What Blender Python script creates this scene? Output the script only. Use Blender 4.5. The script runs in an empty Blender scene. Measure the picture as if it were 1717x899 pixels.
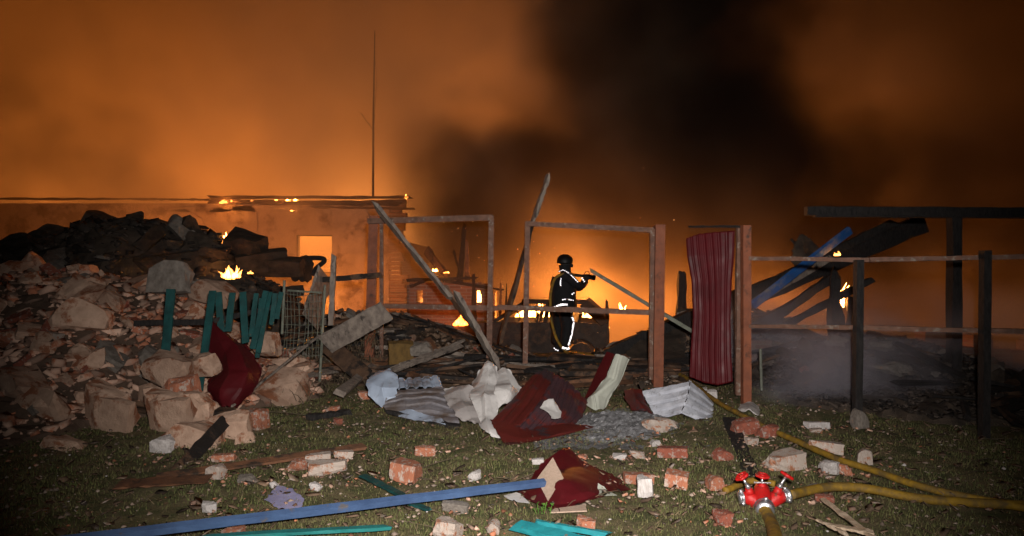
import bpy, bmesh, math, random
import numpy as np
from mathutils import Vector, Matrix, Euler, noise
R = random.Random(7)
rad = math.radians
S = bpy.context.scene
COL = S.collection

# ---------------------------------------------------------------- camera
F = 1150.0                       # focal length in photo pixels
CAMZ = 1.6
cam = bpy.data.cameras.new('camera')
cam_o = bpy.data.objects.new('camera', cam); COL.objects.link(cam_o); S.camera = cam_o
cam_o.location = (0, 0, CAMZ); cam_o.rotation_euler = (rad(90), 0, 0)
cam.sensor_width = 36; cam.lens = 36*F/1717; cam.clip_start = 0.05; cam.clip_end = 2000

# ---------------------------------------------------------------- world (night), render settings
w = bpy.data.worlds.new('World'); S.world = w; w.use_nodes = True
nt = w.node_tree
sky = nt.nodes.new('ShaderNodeTexSky'); sky.sky_type = 'NISHITA'; sky.sun_disc = False
sky.sun_elevation = rad(-6); sky.sun_rotation = rad(200)
nt.links.new(sky.outputs[0], nt.nodes['Background'].inputs[0])
nt.nodes['Background'].inputs[1].default_value = 0.05
S.view_settings.view_transform = 'Standard'; S.view_settings.look = 'None'
S.view_settings.exposure = 0.0; S.view_settings.gamma = 1.0
S.cycles.use_denoising = True
S.cycles.volume_max_steps = 96; S.cycles.volume_bounces = 1
S.cycles.max_bounces = 8; S.cycles.glossy_bounces = 5; S.cycles.diffuse_bounces = 2
S.cycles.caustics_reflective = True
S.cycles.sample_clamp_indirect = 8.0

def lamp(name, kind, loc, energy, color, size, parent=None):
    l = bpy.data.lights.new(name, kind); l.energy = energy; l.color = color; l.shadow_soft_size = size
    o = bpy.data.objects.new(name, l); o.location = loc; COL.objects.link(o)
    return o
# the photographer's flash, held just over the camera
fl = lamp('camera_flash', 'SPOT', (0.12, -0.02, CAMZ+0.26), 2500, (1.0, 0.93, 0.88), 0.05)
fl.data.spot_size = rad(84); fl.data.spot_blend = 1.0
fl.rotation_euler = (rad(90-2.0), 0, 0)
FIRE = (1.0, 0.325, 0.060)
FIRES = [  # (x, y, z, watts, radius): fire lamps, some added before the house to light its wall
    (-19.5, 29.0, 4.0, 1300, 1.0),
    (-13.0, 30.0, 3.5, 1000, 1.0),
    (-8.3, 28.0, 3.0, 950, 1.0),
    (-5.0, 24.2, 2.4, 1050, 0.8),
    (-14.0, 36.0, 9.0, 1700, 1.5),
    (-2.0, 34.0, 9.0, 1900, 1.5),
    (.75, 16.9, 1.0, 420, 0.35),
    (1.9, 16.7, 1.0, 500, 0.35),
    (4.0, 17.2, 0.9, 380, 0.5),
    (6.4, 16.2, 0.9, 200, 0.4),
    (10.0, 24.0, 4.5, 640, 0.8),
    (-2.2, 17.0, 0.2, 60, 0.3),
    (-9.5, 18.5, 1.3, 300, 0.3),  # moved off the heap flame towards the house wall, leaving the heap dark
    (-4.8, 17.8, .8, 230, 0.3),  # added in front of the house to brighten its wall
]
for x, y, z, e, r in FIRES:
    lamp('fire_light', 'POINT', (x, y, z), e, (1.0, .42, .11) if z == 2.4 else FIRE, r)   # the window's fire burns yellower

# ---------------------------------------------------------------- helpers
def P(px, py, Y): return Vector(((px-858.5)/F*Y, Y, CAMZ-(py-449.5)/F*Y))
def G(px, py, z=0.0):
    Y = (CAMZ-z)*F/(py-449.5); return Vector(((px-858.5)/F*Y, Y, z))

def tag(o, label=None, cat=None, group=None, kind=None):
    if label: o['label'] = label
    if cat: o['category'] = cat
    if group: o['group'] = group
    if kind or cat: o['kind'] = kind or 'thing'
    return o
def empty(name, loc, label, cat, group=None, rz=0.0):
    o = bpy.data.objects.new(name, None); COL.objects.link(o); o.location = loc
    o.rotation_euler = (0, 0, rz); o.empty_display_size = 0.2
    return tag(o, label, cat, group)

def link(name, me, m, parent=None, smooth=False):
    """world-space mesh linked as one object, its origin kept; parented without moving"""
    if m is not None and not me.materials:
        for k in (m if isinstance(m, (list, tuple)) else [m]): me.materials.append(k)
    if smooth: me.shade_smooth()
    o = bpy.data.objects.new(name, me); COL.objects.link(o)
    if parent is not None:
        o.parent = parent
        base = Matrix.LocRotScale(parent.location, parent.rotation_euler, parent.scale)
        if parent.parent:
            pp = parent.parent
            base = parent.matrix_parent_inverse @ base if False else base
        o.matrix_parent_inverse = chain(parent).inverted()
    return o
def chain(o):
    m = Matrix.LocRotScale(o.location, o.rotation_euler, o.scale)
    if o.parent: m = chain(o.parent) @ o.matrix_parent_inverse @ m
    return m

class MB:
    """collects geometry in world space"""
    def __init__(s): s.v = []; s.f = []
    def add(s, vs, fs):
        n = len(s.v); s.v += [tuple(v) for v in vs]; s.f += [tuple(i+n for i in f) for f in fs]; return s
    def box(s, c, d, rot=None):
        c = Vector(c); h = Vector(d)/2; M = (rot.to_matrix() if isinstance(rot, Euler) else rot) if rot else Matrix.Identity(3)
        vs = [c + M @ Vector((x*h.x, y*h.y, z*h.z)) for x in (-1, 1) for y in (-1, 1) for z in (-1, 1)]
        return s.add(vs, [(0,1,3,2),(4,6,7,5),(0,4,5,1),(2,3,7,6),(0,2,6,4),(1,5,7,3)])
    def beam(s, a, b, w, h, n=6, jit=0.0, roll=0.0, taper=1.0, sag=0.0, up=None, ragged=0.0):
        """squared timber from a to b; w across, h along 'up'"""
        a, b = Vector(a), Vector(b); d = (b-a); L = d.length; d.normalize()
        u = Vector(up) if up else Vector((0, 0, 1))
        if abs(d.dot(u)) > 0.97: u = Vector((0, 1, 0))
        x = d.cross(u).normalized(); y = x.cross(d).normalized()
        q = Matrix.Rotation(roll, 3, d); x = q @ x; y = q @ y
        vs = []; fs = []
        for i in range(n+1):
            t = i/n; c = a + d*(L*t) - Vector((0, 0, sag*4*t*(1-t)))
            k = 1 + (taper-1)*t
            ring = [(-1,-1),(-0.9,0.98),(1,1),(0.93,-1)]
            for (p, r_) in ring:
                e = Vector((0, 0, 0))
                if ragged and i in (0, n): e = d*R.uniform(-ragged, ragged)
                vs.append(c + x*(p*w/2*k) + y*(r_*h/2*k) + e + Vector([R.uniform(-jit, jit) for _ in range(3)]))
        for i in range(n):
            for j in range(4):
                fs.append((i*4+j, i*4+(j+1) % 4, i*4+4+(j+1) % 4, i*4+4+j))
        fs.append((3, 2, 1, 0)); fs.append((n*4, n*4+1, n*4+2, n*4+3))
        return s.add(vs, fs)
    def tube(s, pts, r, seg=10, cap=True, flat=1.0):
        pts = [Vector(p) for p in pts]; n = len(pts); vs = []; fs = []
        rs = r if isinstance(r, (list, tuple)) else [r]*n
        x = None
        for i, p in enumerate(pts):
            d = (pts[min(i+1, n-1)]-pts[max(i-1, 0)]).normalized()
            if x is None:
                u = Vector((0, 0, 1)) if abs(d.z) < 0.9 else Vector((0, 1, 0)); x = d.cross(u).normalized()
            x = (x - d*x.dot(d)).normalized(); y = x.cross(d)
            for j in range(seg):
                a = 2*math.pi*j/seg
                vs.append(p + x*(math.cos(a)*rs[i]) + y*(math.sin(a)*rs[i]*flat))
        for i in range(n-1):
            for j in range(seg):
                fs.append((i*seg+j, i*seg+(j+1) % seg, (i+1)*seg+(j+1) % seg, (i+1)*seg+j))
        if cap: fs.append(tuple(range(seg-1, -1, -1))); fs.append(tuple(range((n-1)*seg, n*seg)))
        return s.add(vs, fs)
    def mesh(s, name):
        me = bpy.data.meshes.new(name); me.from_pydata(s.v, [], s.f); me.update(); return me
    def build(s, name, m, parent=None, smooth=False, label=None):
        o = link(name, s.mesh(name), m, parent, smooth)
        if label: o['label'] = label
        return o

def spline(pts, k=8):
    pts = [Vector(p) for p in pts]; out = []
    q = [pts[0]*2-pts[1]] + pts + [pts[-1]*2-pts[-2]]
    for i in range(1, len(q)-2):
        for j in range(k):
            t = j/k; a, b, c, d = q[i-1], q[i], q[i+1], q[i+2]
            out.append(0.5*((2*b)+(c-a)*t+(2*a-5*b+4*c-d)*t*t+(3*b-a-3*c+d)*t**3))
    out.append(pts[-1]); return out

# ---------------------------------------------------------------- materials
def mat(name, c1, c2=None, scale=6.0, rough=0.85, bump=0.3, metal=0.0, c3=None, wear=0.55, wscale=3.0,
        bscale=None, detail=6.0, island=0.0, stretch=None, spec=0.3, lo=0.35, hi=0.65, soft=0.04, obj_rand=0.0, brick=None):
    m = bpy.data.materials.new(name); m.use_nodes = True; nt = m.node_tree; N = nt.nodes; L = nt.links
    b = N['Principled BSDF']; b.inputs['Roughness'].default_value = rough; b.inputs['Metallic'].default_value = metal
    b.inputs['Specular IOR Level'].default_value = spec
    tc = N.new('ShaderNodeTexCoord'); vec = tc.outputs['Object']
    if stretch:
        mp = N.new('ShaderNodeMapping'); mp.inputs['Scale'].default_value = stretch; L.new(vec, mp.inputs[0]); vec = mp.outputs[0]
    def tex(sc, det=detail, r=0.6, off=0.0):
        n = N.new('ShaderNodeTexNoise'); n.inputs['Scale'].default_value = sc; n.inputs['Detail'].default_value = det
        n.inputs['Roughness'].default_value = r
        if off:
            va = N.new('ShaderNodeVectorMath'); va.operation = 'ADD'; va.inputs[1].default_value = (off, off*1.7, -off)
            L.new(vec, va.inputs[0]); L.new(va.outputs[0], n.inputs['Vector'])
        else: L.new(vec, n.inputs['Vector'])
        return n.outputs[0]
    def mr(v, a, bb, c=0.0, d=1.0):
        q = N.new('ShaderNodeMapRange'); q.inputs[1].default_value = a; q.inputs[2].default_value = bb
        q.inputs[3].default_value = c; q.inputs[4].default_value = d; L.new(v, q.inputs[0]); return q.outputs[0]
    def mix(f, a, bb):
        q = N.new('ShaderNodeMix'); q.data_type = 'RGBA'
        L.new(f, q.inputs[0])
        for s, i in ((a, 6), (bb, 7)):
            if isinstance(s, tuple): q.inputs[i].default_value = (*s, 1)
            else: L.new(s, q.inputs[i])
        return q.outputs[2]
    c2 = c2 or tuple(x*0.6 for x in c1)
    col = mix(mr(tex(scale), lo, hi), c1, c2)
    if brick:
        br = N.new('ShaderNodeTexBrick'); br.inputs['Scale'].default_value = 1.0
        br.inputs['Brick Width'].default_value = .26; br.inputs['Row Height'].default_value = .075; br.inputs['Mortar Size'].default_value = .008
        sw = N.new('ShaderNodeMapping'); sw.inputs['Rotation'].default_value = (rad(90), 0, 0); L.new(tc.outputs['Object'], sw.inputs[0])
        L.new(sw.outputs[0], br.inputs['Vector']); br.inputs['Color1'].default_value = (*c1, 1); br.inputs['Color2'].default_value = (*c2, 1); br.inputs['Mortar'].default_value = (*brick, 1)
        col = br.outputs['Color']
    if c3: col = mix(mr(tex(wscale, 7.0, 0.7, 5.3), wear-soft, wear+soft), col, c3)
    g = None
    if island: g = N.new('ShaderNodeNewGeometry').outputs['Random Per Island']; amt = island
    if obj_rand: g = N.new('ShaderNodeObjectInfo').outputs['Random']; amt = obj_rand
    if g is not None:
        hs = N.new('ShaderNodeHueSaturation'); L.new(col, hs.inputs['Color']); L.new(mr(g, 0, 1, 1-amt, 1+amt), hs.inputs['Value']); col = hs.outputs[0]
    L.new(col, b.inputs['Base Color'])
    if bump:
        bp = N.new('ShaderNodeBump'); bp.inputs['Strength'].default_value = bump; bp.inputs['Distance'].default_value = 0.02
        L.new(tex(bscale or scale*4, 8.0, 0.7, 2.1), bp.inputs['Height']); L.new(bp.outputs[0], b.inputs['Normal'])
    L.new(mr(tex(scale*1.7, off=9.0), .3, .7, max(0.05, rough-.12), min(1, rough+.12)), b.inputs['Roughness'])
    return m
M = {}
M['soil'] = mat('soil_and_moss', (.145,.125,.055), (.22,.165,.095), 2.6, 0.95, 1.0, c3=(.072,.080,.028), wear=.5, wscale=4.5, soft=.09, bscale=34)
M['grass'] = mat('grass_green', (.095,.115,.034), (.14,.13,.05), 2.0, 0.8, 0, island=.35)
M['straw'] = mat('dry_straw', (.20,.15,.08), (.12,.09,.05), 2.0, 0.8, 0, island=.5)
M['brick'] = mat('orange_brick', (.45,.175,.095), (.33,.12,.07), 9, .9, .6, c3=(.48,.40,.34), wear=.56, wscale=5, bscale=40, obj_rand=.2)
M['brick_red'] = mat('red_brick', (.33,.10,.06), (.22,.07,.045), 9, .9, .6, c3=(.36,.30,.26), wear=.58, wscale=5, bscale=40, obj_rand=.2)
M['mortar'] = mat('brick_under_mortar', (.55,.47,.41), (.44,.36,.30), 7, .95, .7, c3=(.40,.17,.09), wear=.56, wscale=4, bscale=40, obj_rand=.15)
M['plaster'] = mat('pinkish_plaster', (.60,.41,.30), (.42,.27,.19), 4, .95, .8, c3=(.30,.12,.06), wear=.56, wscale=2.4, bscale=28, obj_rand=.25)
M['white_stone'] = mat('white_stone', (.66,.62,.60), (.45,.41,.38), 10, .95, .6, obj_rand=.15)
M['grey_stone'] = mat('grey_stone', (.24,.21,.18), (.14,.12,.10), 8, .95, .7, obj_rand=.2)
M['crumb'] = mat('crumbs_mixed', (.30,.24,.19), (.17,.12,.09), 1.5, .95, .4, island=.6, c3=(.36,.14,.07), wear=.56, wscale=3)
M['char'] = mat('charred_debris', (.030,.023,.018), (.075,.055,.040), 4, .9, .9, bscale=30, obj_rand=.4)
M['char_wood'] = mat('charred_wood', (.012,.011,.011), (.035,.030,.028), 12, .75, 1.0, bscale=40, stretch=(3,3,1))
M['dark_wood'] = mat('scorched_wood', (.15,.085,.05), (.06,.036,.024), 7, .85, .7, c3=(.02,.016,.014), wear=.52, obj_rand=.4)
M['old_wood'] = mat('weathered_grey_wood', (.30,.25,.205), (.16,.13,.11), 14, .88, .8, c3=(.055,.045,.04), wear=.60, wscale=6, bscale=60, stretch=(1,1,.35))
M['pale_wood'] = mat('fresh_split_wood', (.75,.60,.45), (.45,.32,.20), 14, .8, .6)
M['brown_wood'] = mat('brown_board', (.22,.10,.05), (.12,.06,.035), 9, .85, .6, c3=(.05,.035,.025), wear=.56)
M['teal'] = mat('teal_paint', (.010,.075,.073), (.008,.045,.044), 9, .6, .4, c3=(.09,.08,.06), wear=.66, wscale=9, soft=.02)
M['teal_bright'] = mat('teal_batten_paint', (.02,.20,.19), (.015,.14,.135), 9, .6, .3, c3=(.09,.08,.06), wear=.66, wscale=9, soft=.02)
M['turq'] = mat('turquoise_paint', (.02,.25,.28), (.015,.17,.20), 9, .5, .3, c3=(.16,.13,.1), wear=.68, wscale=9, soft=.02)
M['blue_pole'] = mat('blue_pole_paint', (.075,.135,.27), (.05,.09,.19), 5, .55, .35, c3=(.13,.12,.12), wear=.63, wscale=6, soft=.03)
M['blue'] = mat('bright_blue_paint', (.02,.11,.36), (.015,.08,.26), 5, .55, .3, c3=(.22,.21,.21), wear=.56, wscale=1.5, soft=.06)
M['post'] = mat('red_brown_painted_steel', (.27,.088,.042), (.18,.062,.034), 7, .7, .4, c3=(.075,.04,.028), wear=.62, wscale=7, soft=.06)
M['rust'] = mat('rusty_pipe', (.21,.11,.075), (.12,.065,.045), 12, .75, .5, c3=(.27,.22,.18), wear=.60, wscale=14, soft=.04)
M['pipe'] = mat('grey_green_pipe', (.17,.18,.14), (.10,.11,.085), 12, .6, .4, c3=(.3,.3,.27), wear=.62, wscale=18)
M['maroon'] = mat('maroon_coated_sheet', (.095,.008,.011), (.065,.006,.008), 3, .50, .12, c3=(.055,.012,.012), wear=.66, wscale=4, soft=.08, spec=.18)
M['maroon_scuffed'] = mat('scuffed_maroon_sheet', (.11,.016,.012), (.075,.012,.010), 3, .5, .2, c3=(.045,.028,.032), wear=.56, wscale=2.0, soft=.03, spec=.4)
M['zinc_white'] = mat('pale_coated_sheet', (.72,.70,.68), (.55,.53,.51), 3, .42, .15, c3=(.33,.31,.29), wear=.62, wscale=4, soft=.08, spec=.5)
M['zinc_blue'] = mat('bluish_zinc_sheet', (.42,.50,.62), (.30,.36,.46), 3, .42, .2, c3=(.14,.12,.11), wear=.60, wscale=3.5, soft=.07, spec=.5)
M['zinc_corr'] = mat('white_grey_zinc', (.58,.60,.66), (.40,.42,.47), 8, .45, .25, c3=(.17,.16,.16), wear=.63, wscale=10, soft=.08)
M['scorched'] = mat('scorched_coating', (.075,.035,.042), (.045,.025,.03), 3, .55, .3, c3=(.13,.022,.018), wear=.54, wscale=3.5, soft=.05, spec=.3, stretch=(1,1,1))
M['zinc_grey'] = mat('dulled_sheet_back', (.50,.47,.45), (.36,.33,.32), 3, .45, .2, c3=(.24,.21,.19), wear=.6, wscale=5, soft=.08, spec=.5)
M['zinc_dirty'] = mat('sooty_zinc_sheet', (.24,.24,.27), (.17,.15,.15), 5, .5, .3, c3=(.10,.075,.06), wear=.53, wscale=4, soft=.1, spec=.5)
M['cream'] = mat('cream_sheet_back', (.56,.58,.50), (.42,.44,.37), 4, .5, .2)
M['card'] = mat('tan_board', (.46,.34,.26), (.38,.28,.21), 40, .95, .3)
M['lav'] = mat('lavender_plastic', (.45,.45,.72), (.30,.30,.50), 6, .5, .3)
M['ash'] = mat('grey_ash', (.25,.25,.26), (.10,.10,.10), 14, .95, 1.0, c3=(.42,.42,.43), wear=.6, wscale=26, bscale=60, soft=.05)
M['hose'] = mat('yellow_hose', (.36,.21,.018), (.22,.13,.014), 12, .7, .3, c3=(.13,.085,.03), wear=.52, wscale=9, soft=.1)
M['red'] = mat('red_enamel', (.58,.014,.012), (.42,.012,.012), 14, .42, .25, spec=.45, c3=(.16,.05,.035), wear=.60, wscale=16, soft=.03)
M['alu'] = mat('worn_aluminium', (.62,.62,.64), (.42,.42,.44), 14, .35, .3, metal=.85)
M['house'] = mat('sooty_plaster', (.40,.27,.18), (.27,.18,.12), 1.6, .95, .6, c3=(.12,.065,.04), wear=.54, wscale=1.3, bscale=14, soft=.05)
M['pier'] = mat('sooty_brickwork', (.26,.12,.07), (.17,.08,.05), 5, .95, .7, brick=(.24,.2,.16))
M['roofedge'] = mat('burnt_roof_edge', (.09,.05,.035), (.04,.025,.02), 6, .9, .7)
M['car'] = mat('burnt_car_steel', (.05,.038,.03), (.022,.018,.016), 5, .75, .5, c3=(.11,.055,.03), wear=.6, wscale=5, soft=.1)
M['suit'] = mat('black_turnout_cloth', (.012,.012,.014), (.008,.008,.009), 20, .85, .3)
M['helmet'] = mat('black_helmet', (.01,.01,.01), None, 9, .5, .05)
M['glove'] = mat('dark_gloves', (.03,.028,.025), None, 9, .85, .1)
M['leaf'] = mat('weed_leaf', (.12,.26,.04), (.08,.17,.03), 20, .6, .1)
M['twig'] = mat('dry_twig', (.13,.10,.06), (.07,.055,.035), 20, .85, .3, island=.4)
M['cloth'] = mat('ochre_cloth', (.17,.10,.03), (.10,.06,.02), 5, .9, .5)
M['gap_shade_soil'] = mat('gap_shade_soil', (.13,.085,.06), (.075,.05,.035), 5, .95, 1.0, bscale=24)  # soil darkened so gaps between chunks look recessed, shade put into the colour
M['debris_soil'] = mat('debris_soil', (.10,.062,.036), (.04,.027,.018), 4, .95, 1.0, bscale=24)
M['bits_plaster'] = mat('plaster_and_brick_bits', (.52,.35,.26), (.30,.18,.13), 2.5, .95, .5, island=.6, c3=(.34,.13,.07), wear=.54, wscale=4)
M['bits_brown'] = mat('brown_debris_bits', (.17,.11,.07), (.07,.045,.03), 2.5, .95, .5, island=.8, c3=(.24,.20,.17), wear=.60, wscale=6)
M['bits_dark'] = mat('sooty_debris_bits', (.06,.045,.035), (.025,.02,.018), 2.5, .95, .5, island=.8, c3=(.14,.11,.09), wear=.62, wscale=6)
def fire(name, c, k):
    # glowing gas: emission inside the tongue's own volume, so thin edges are faint and thick cores bright
    m = bpy.data.materials.new(name); m.use_nodes = True; nt = m.node_tree; nt.nodes.clear()
    out = nt.nodes.new('ShaderNodeOutputMaterial'); e = nt.nodes.new('ShaderNodeEmission')
    e.inputs[0].default_value = (*c, 1); e.inputs[1].default_value = k; nt.links.new(e.outputs[0], out.inputs[1]); return m
def emit(name, c, s):
    m = bpy.data.materials.new(name); m.use_nodes = True; b = m.node_tree.nodes['Principled BSDF']
    b.inputs['Base Color'].default_value = (.02,.01,.005,1); b.inputs['Emission Color'].default_value = (*c, 1); b.inputs['Emission Strength'].default_value = s
    return m
M['flame'] = fire('flame', (1, .37, .07), 7)
M['flame_big'] = fire('large_flame', (1, .42, .10), 1.5)
M['flame_red'] = fire('red_flame', (1, .22, .03), 3.5)
M['spark'] = emit('spark', (1, .45, .15), 2.2)
m = bpy.data.materials.new('retroreflective_tape'); m.use_nodes = True; b = m.node_tree.nodes['Principled BSDF']
b.inputs['Base Color'].default_value = (.95,.95,.97,1); b.inputs['Metallic'].default_value = 1; b.inputs['Roughness'].default_value = .13
M['tape'] = m

# ---------------------------------------------------------------- terrain
def sm(t): t = min(1, max(0, t)); return t*t*(3-2*t)
def dip(y): return -0.55*sm((y-13.1)/1.2)
MOUNDS = [  # cx, cy, rx, ry, height: the heaps of rubble
    (-6.5, 9.6, 3.9, 3.5, 1.50), (-7.4, 13.0, 5.0, 2.8, 2.45), (-2.6, 12.1, 2.9, 1.9, .70), (3.9, 12.4, 2.4, 1.4, .80), (5.3, 9.9, 2.3, 1.5, .55), (0.1, 10.2, 4.0, 1.35, .10), (5.0, 8.3, 2.1, 1.5, .07)]
def mound(i, x, y):
    cx, cy, rx, ry, h = MOUNDS[i]
    r = math.hypot((x-cx)/rx, (y-cy)/ry) + .16*noise.noise(Vector((x*.9, y*.9, i*3.1)))
    return h*sm(1.08-r)
xs = np.concatenate([-np.geomspace(300, 8, 26), np.arange(-7.9, 7.95, .075), np.geomspace(8, 300, 26)])
ys = np.concatenate([np.linspace(-60, 2.9, 16), np.arange(3.0, 14.6, .075), np.geomspace(14.7, 400, 34)])
vs = []
for y in ys:
    for x in xs:
        z = dip(y)
        if abs(x) < 9 and 2.5 < y < 16:
            z += -.02+.024*abs(noise.noise(Vector((x*9, y*9, 7))))+.028*noise.noise(Vector((x*1.3, y*1.3, 0))) + .014*noise.noise(Vector((x*6, y*6, 3))) + .007*noise.noise(Vector((x*17, y*17, 5)))
        vs.append((x, y, z))
nx = len(xs); fs = [(j*nx+i, j*nx+i+1, (j+1)*nx+i+1, (j+1)*nx+i) for j in range(len(ys)-1) for i in range(nx-1)]
me = bpy.data.meshes.new('ground'); me.from_pydata(vs, [], fs)
ground = link('ground', me, M['soil'], smooth=True); tag(ground, kind='structure')

# ---------------------------------------------------------------- smoke (real volumes, lit by the fires)
def vol_box(name, lo, hi, color, dens_fn, aniso=0.0, label=None, step=1.0, cat='smoke'):
    mb = MB(); lo, hi = Vector(lo), Vector(hi); mb.box((lo+hi)/2, hi-lo)
    m = bpy.data.materials.new(name); m.use_nodes = True; nt = m.node_tree; N = nt.nodes; L = nt.links; N.clear()
    out = N.new('ShaderNodeOutputMaterial'); v = N.new('ShaderNodeVolumePrincipled'); L.new(v.outputs[0], out.inputs[1])
    v.inputs['Color'].default_value = (*color, 1); v.inputs['Anisotropy'].default_value = aniso
    L.new(dens_fn(N, L), v.inputs['Density'])
    m.cycles.volume_step_rate = step
    o = mb.build(name, m); tag(o, label, cat, kind='stuff'); return o
def vmath(N, L):
    g = N.new('ShaderNodeNewGeometry').outputs['Position']
    sp = N.new('ShaderNodeSeparateXYZ'); L.new(g, sp.inputs[0])
    def nz(sc, det=3, off=(0, 0, 0), st=(1, 1, 1)):
        mp = N.new('ShaderNodeMapping'); mp.inputs['Scale'].default_value = st; mp.inputs['Location'].default_value = off; L.new(g, mp.inputs[0])
        n = N.new('ShaderNodeTexNoise'); n.inputs['Scale'].default_value = sc; n.inputs['Detail'].default_value = det; L.new(mp.outputs[0], n.inputs['Vector']); return n.outputs[0]
    def mr(v, a, b, c, d, smooth=True):
        q = N.new('ShaderNodeMapRange'); q.interpolation_type = 'SMOOTHSTEP' if smooth else 'LINEAR'
        for i, x in ((1, a), (2, b), (3, c), (4, d)): q.inputs[i].default_value = x
        L.new(v, q.inputs[0]); return q.outputs[0]
    def op(o, a, b):
        q = N.new('ShaderNodeMath'); q.operation = o
        for i, x in ((0, a), (1, b)):
            if isinstance(x, (int, float)): q.inputs[i].default_value = x
            else: L.new(x, q.inputs[i])
        return q.outputs[0]
    return sp, nz, mr, op
def dens_main(N, L):
    sp, nz, mr, op = vmath(N, L)
    X, Y, Z = sp.outputs
    n = op('MULTIPLY', mr(nz(.12, 4, (3, 1, 7)), .40, .60, .18, 1.9), mr(nz(.42, 5, (1, 6, 2)), .38, .60, .35, 1.7))
    front = mr(Y, 13.0, 22.0, .12, 1.0)
    return op('MULTIPLY', op('MULTIPLY', n, front), .10)
smoke = vol_box('fire_smoke', (-60, 13.0, -1.6), (60, 48, 30), (.80, .64, .48), dens_main, .0,
        'orange lit smoke rolling up behind the burning house', 1.0)
def dens_black(N, L):
    sp, nz, mr, op = vmath(N, L)
    X, Y, Z = sp.outputs
    # a leaning column: its axis drifts left as it climbs
    ax = op('SUBTRACT', X, op('SUBTRACT', 6.4, op('MULTIPLY', Z, .24)))
    ax = op('ADD', ax, op('MULTIPLY', op('SUBTRACT', nz(.16, 3, (9, 4, 2)), .5), 9.0))
    core = mr(op('ABSOLUTE', ax, 0), .5, 4.3, 1.0, 0.0)
    up = mr(Z, 1.6, 4.6, 0.0, 1.0)
    n = mr(nz(.34, 5), .38, .58, .15, 1.0)
    a = op('MULTIPLY', op('MULTIPLY', core, up), op('MULTIPLY', n, 2.4))
    # lower shoulder of sooty smoke drifting left behind the gate
    b1 = mr(op('ABSOLUTE', op('ADD', op('SUBTRACT', Z, 3.5), op('MULTIPLY', op('SUBTRACT', nz(.35, 3, (5, 5, 1)), .5), 3.0)), 0), .6, 2.9, 1.0, 0.0)
    b2 = op('MULTIPLY', mr(X, -3.4, -.6, 0.0, 1.0), mr(X, 7.5, 10.5, 1.0, 0.22))
    b = op('MULTIPLY', op('MULTIPLY', b1, b2), mr(nz(.5, 4, (2, 2, 9)), .36, .6, .15, 1.35))
    edge = op('MULTIPLY', mr(X, -5, -3.4, 0, 1), op('MULTIPLY', mr(X, 14, 19, 1, 0), mr(Y, 15.2, 16.5, 0, 1)))
    return op('MULTIPLY', op('ADD', a, b), edge)
vol_box('black_smoke_column', (-5, 15.2, 0.4), (19, 20.5, 27), (.05, .035, .028), dens_black, .0,
        'black smoke column leaning up over the burnt car', 1.0)

# ---------------------------------------------------------------- rubble pieces
def rock_mesh(name, size, n=3, cuts=4, jit=.02, seed=0, deep=.72):
    r = random.Random(seed); bm = bmesh.new(); bmesh.ops.create_cube(bm, size=1)
    if n > 1: bmesh.ops.subdivide_edges(bm, edges=bm.edges[:], cuts=n-1, use_grid_fill=True)
    pl = []
    for _ in range(cuts):
        d = Vector([r.uniform(-1, 1) for _ in range(3)]).normalized(); pl.append((d, r.uniform(deep*.5, deep*.72)))
    for v in bm.verts:
        for d, k in pl:
            e = v.co.dot(d)-k
            if e > 0: v.co -= d*e
        v.co += noise.noise_vector(v.co*3+Vector((seed, 0, 0)))*jit
        v.co = Vector((v.co.x*size[0], v.co.y*size[1], v.co.z*size[2]))
    me = bpy.data.meshes.new(name); bm.to_mesh(me); bm.free(); return me
ROCKS = [rock_mesh('rubble_piece', (1, .8, .62), 3, 6, .07, i, .8) for i in range(10)]
BRK = [rock_mesh('brick_piece', (1, .5, .28), 3, 2+i % 3, .03, 40+i, 1.0) for i in range(6)]
mesh_cache = {}
def variant(me, m):
    k = (me.name, m.name)
    if k not in mesh_cache: c = me.copy(); c.materials.append(m); mesh_cache[k] = c
    return mesh_cache[k]
def piece(name, me, m, loc, rot, sc, parent=None):
    o = bpy.data.objects.new(name, variant(me, m)); COL.objects.link(o)
    o.location = loc; o.rotation_euler = rot; o.scale = (sc, sc, sc) if isinstance(sc, (int, float)) else sc
    if parent: o.parent = parent; o.matrix_parent_inverse = chain(parent).inverted()
    return o

def mound_mesh(i, res=.16, amp=.10, base=-.3):
    cx, cy, rx, ry, h = MOUNDS[i]; a, b_ = int(rx*2.5/res), int(ry*2.5/res); v = []; f = []
    for j in range(b_+1):
        for k in range(a+1):
            x = cx-rx*1.25+k*rx*2.5/a; y = cy-ry*1.25+j*ry*2.5/b_; m0 = mound(i, x, y)
            z = dip(y)+m0+(amp*(abs(noise.noise(Vector((x*2.3, y*2.3, i))))+.6*noise.noise(Vector((x*6, y*6, i)))) if m0 > .01 else -.12)
            v.append((x, y, z))
    for j in range(b_):
        for k in range(a): q = j*(a+1)+k; f.append((q, q+1, q+a+2, q+a+1))
    mb = MB(); mb.v = v; mb.f = f; return mb
RNG = np.random.default_rng(11)
OCT = np.array([(1,.9,.7),(-1,.8,.6),(.9,-1,.7),(-.9,-.9,.6),(1,1,-.7),(-1,.9,-.6),(.9,-.9,-.7),(-.9,-1,-.7)], float)
OTR = np.array([(0,1,3),(0,3,2),(4,6,7),(4,7,5),(0,4,5),(0,5,1),(2,3,7),(2,7,6),(0,2,6),(0,6,4),(1,5,7),(1,7,3)])
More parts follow.
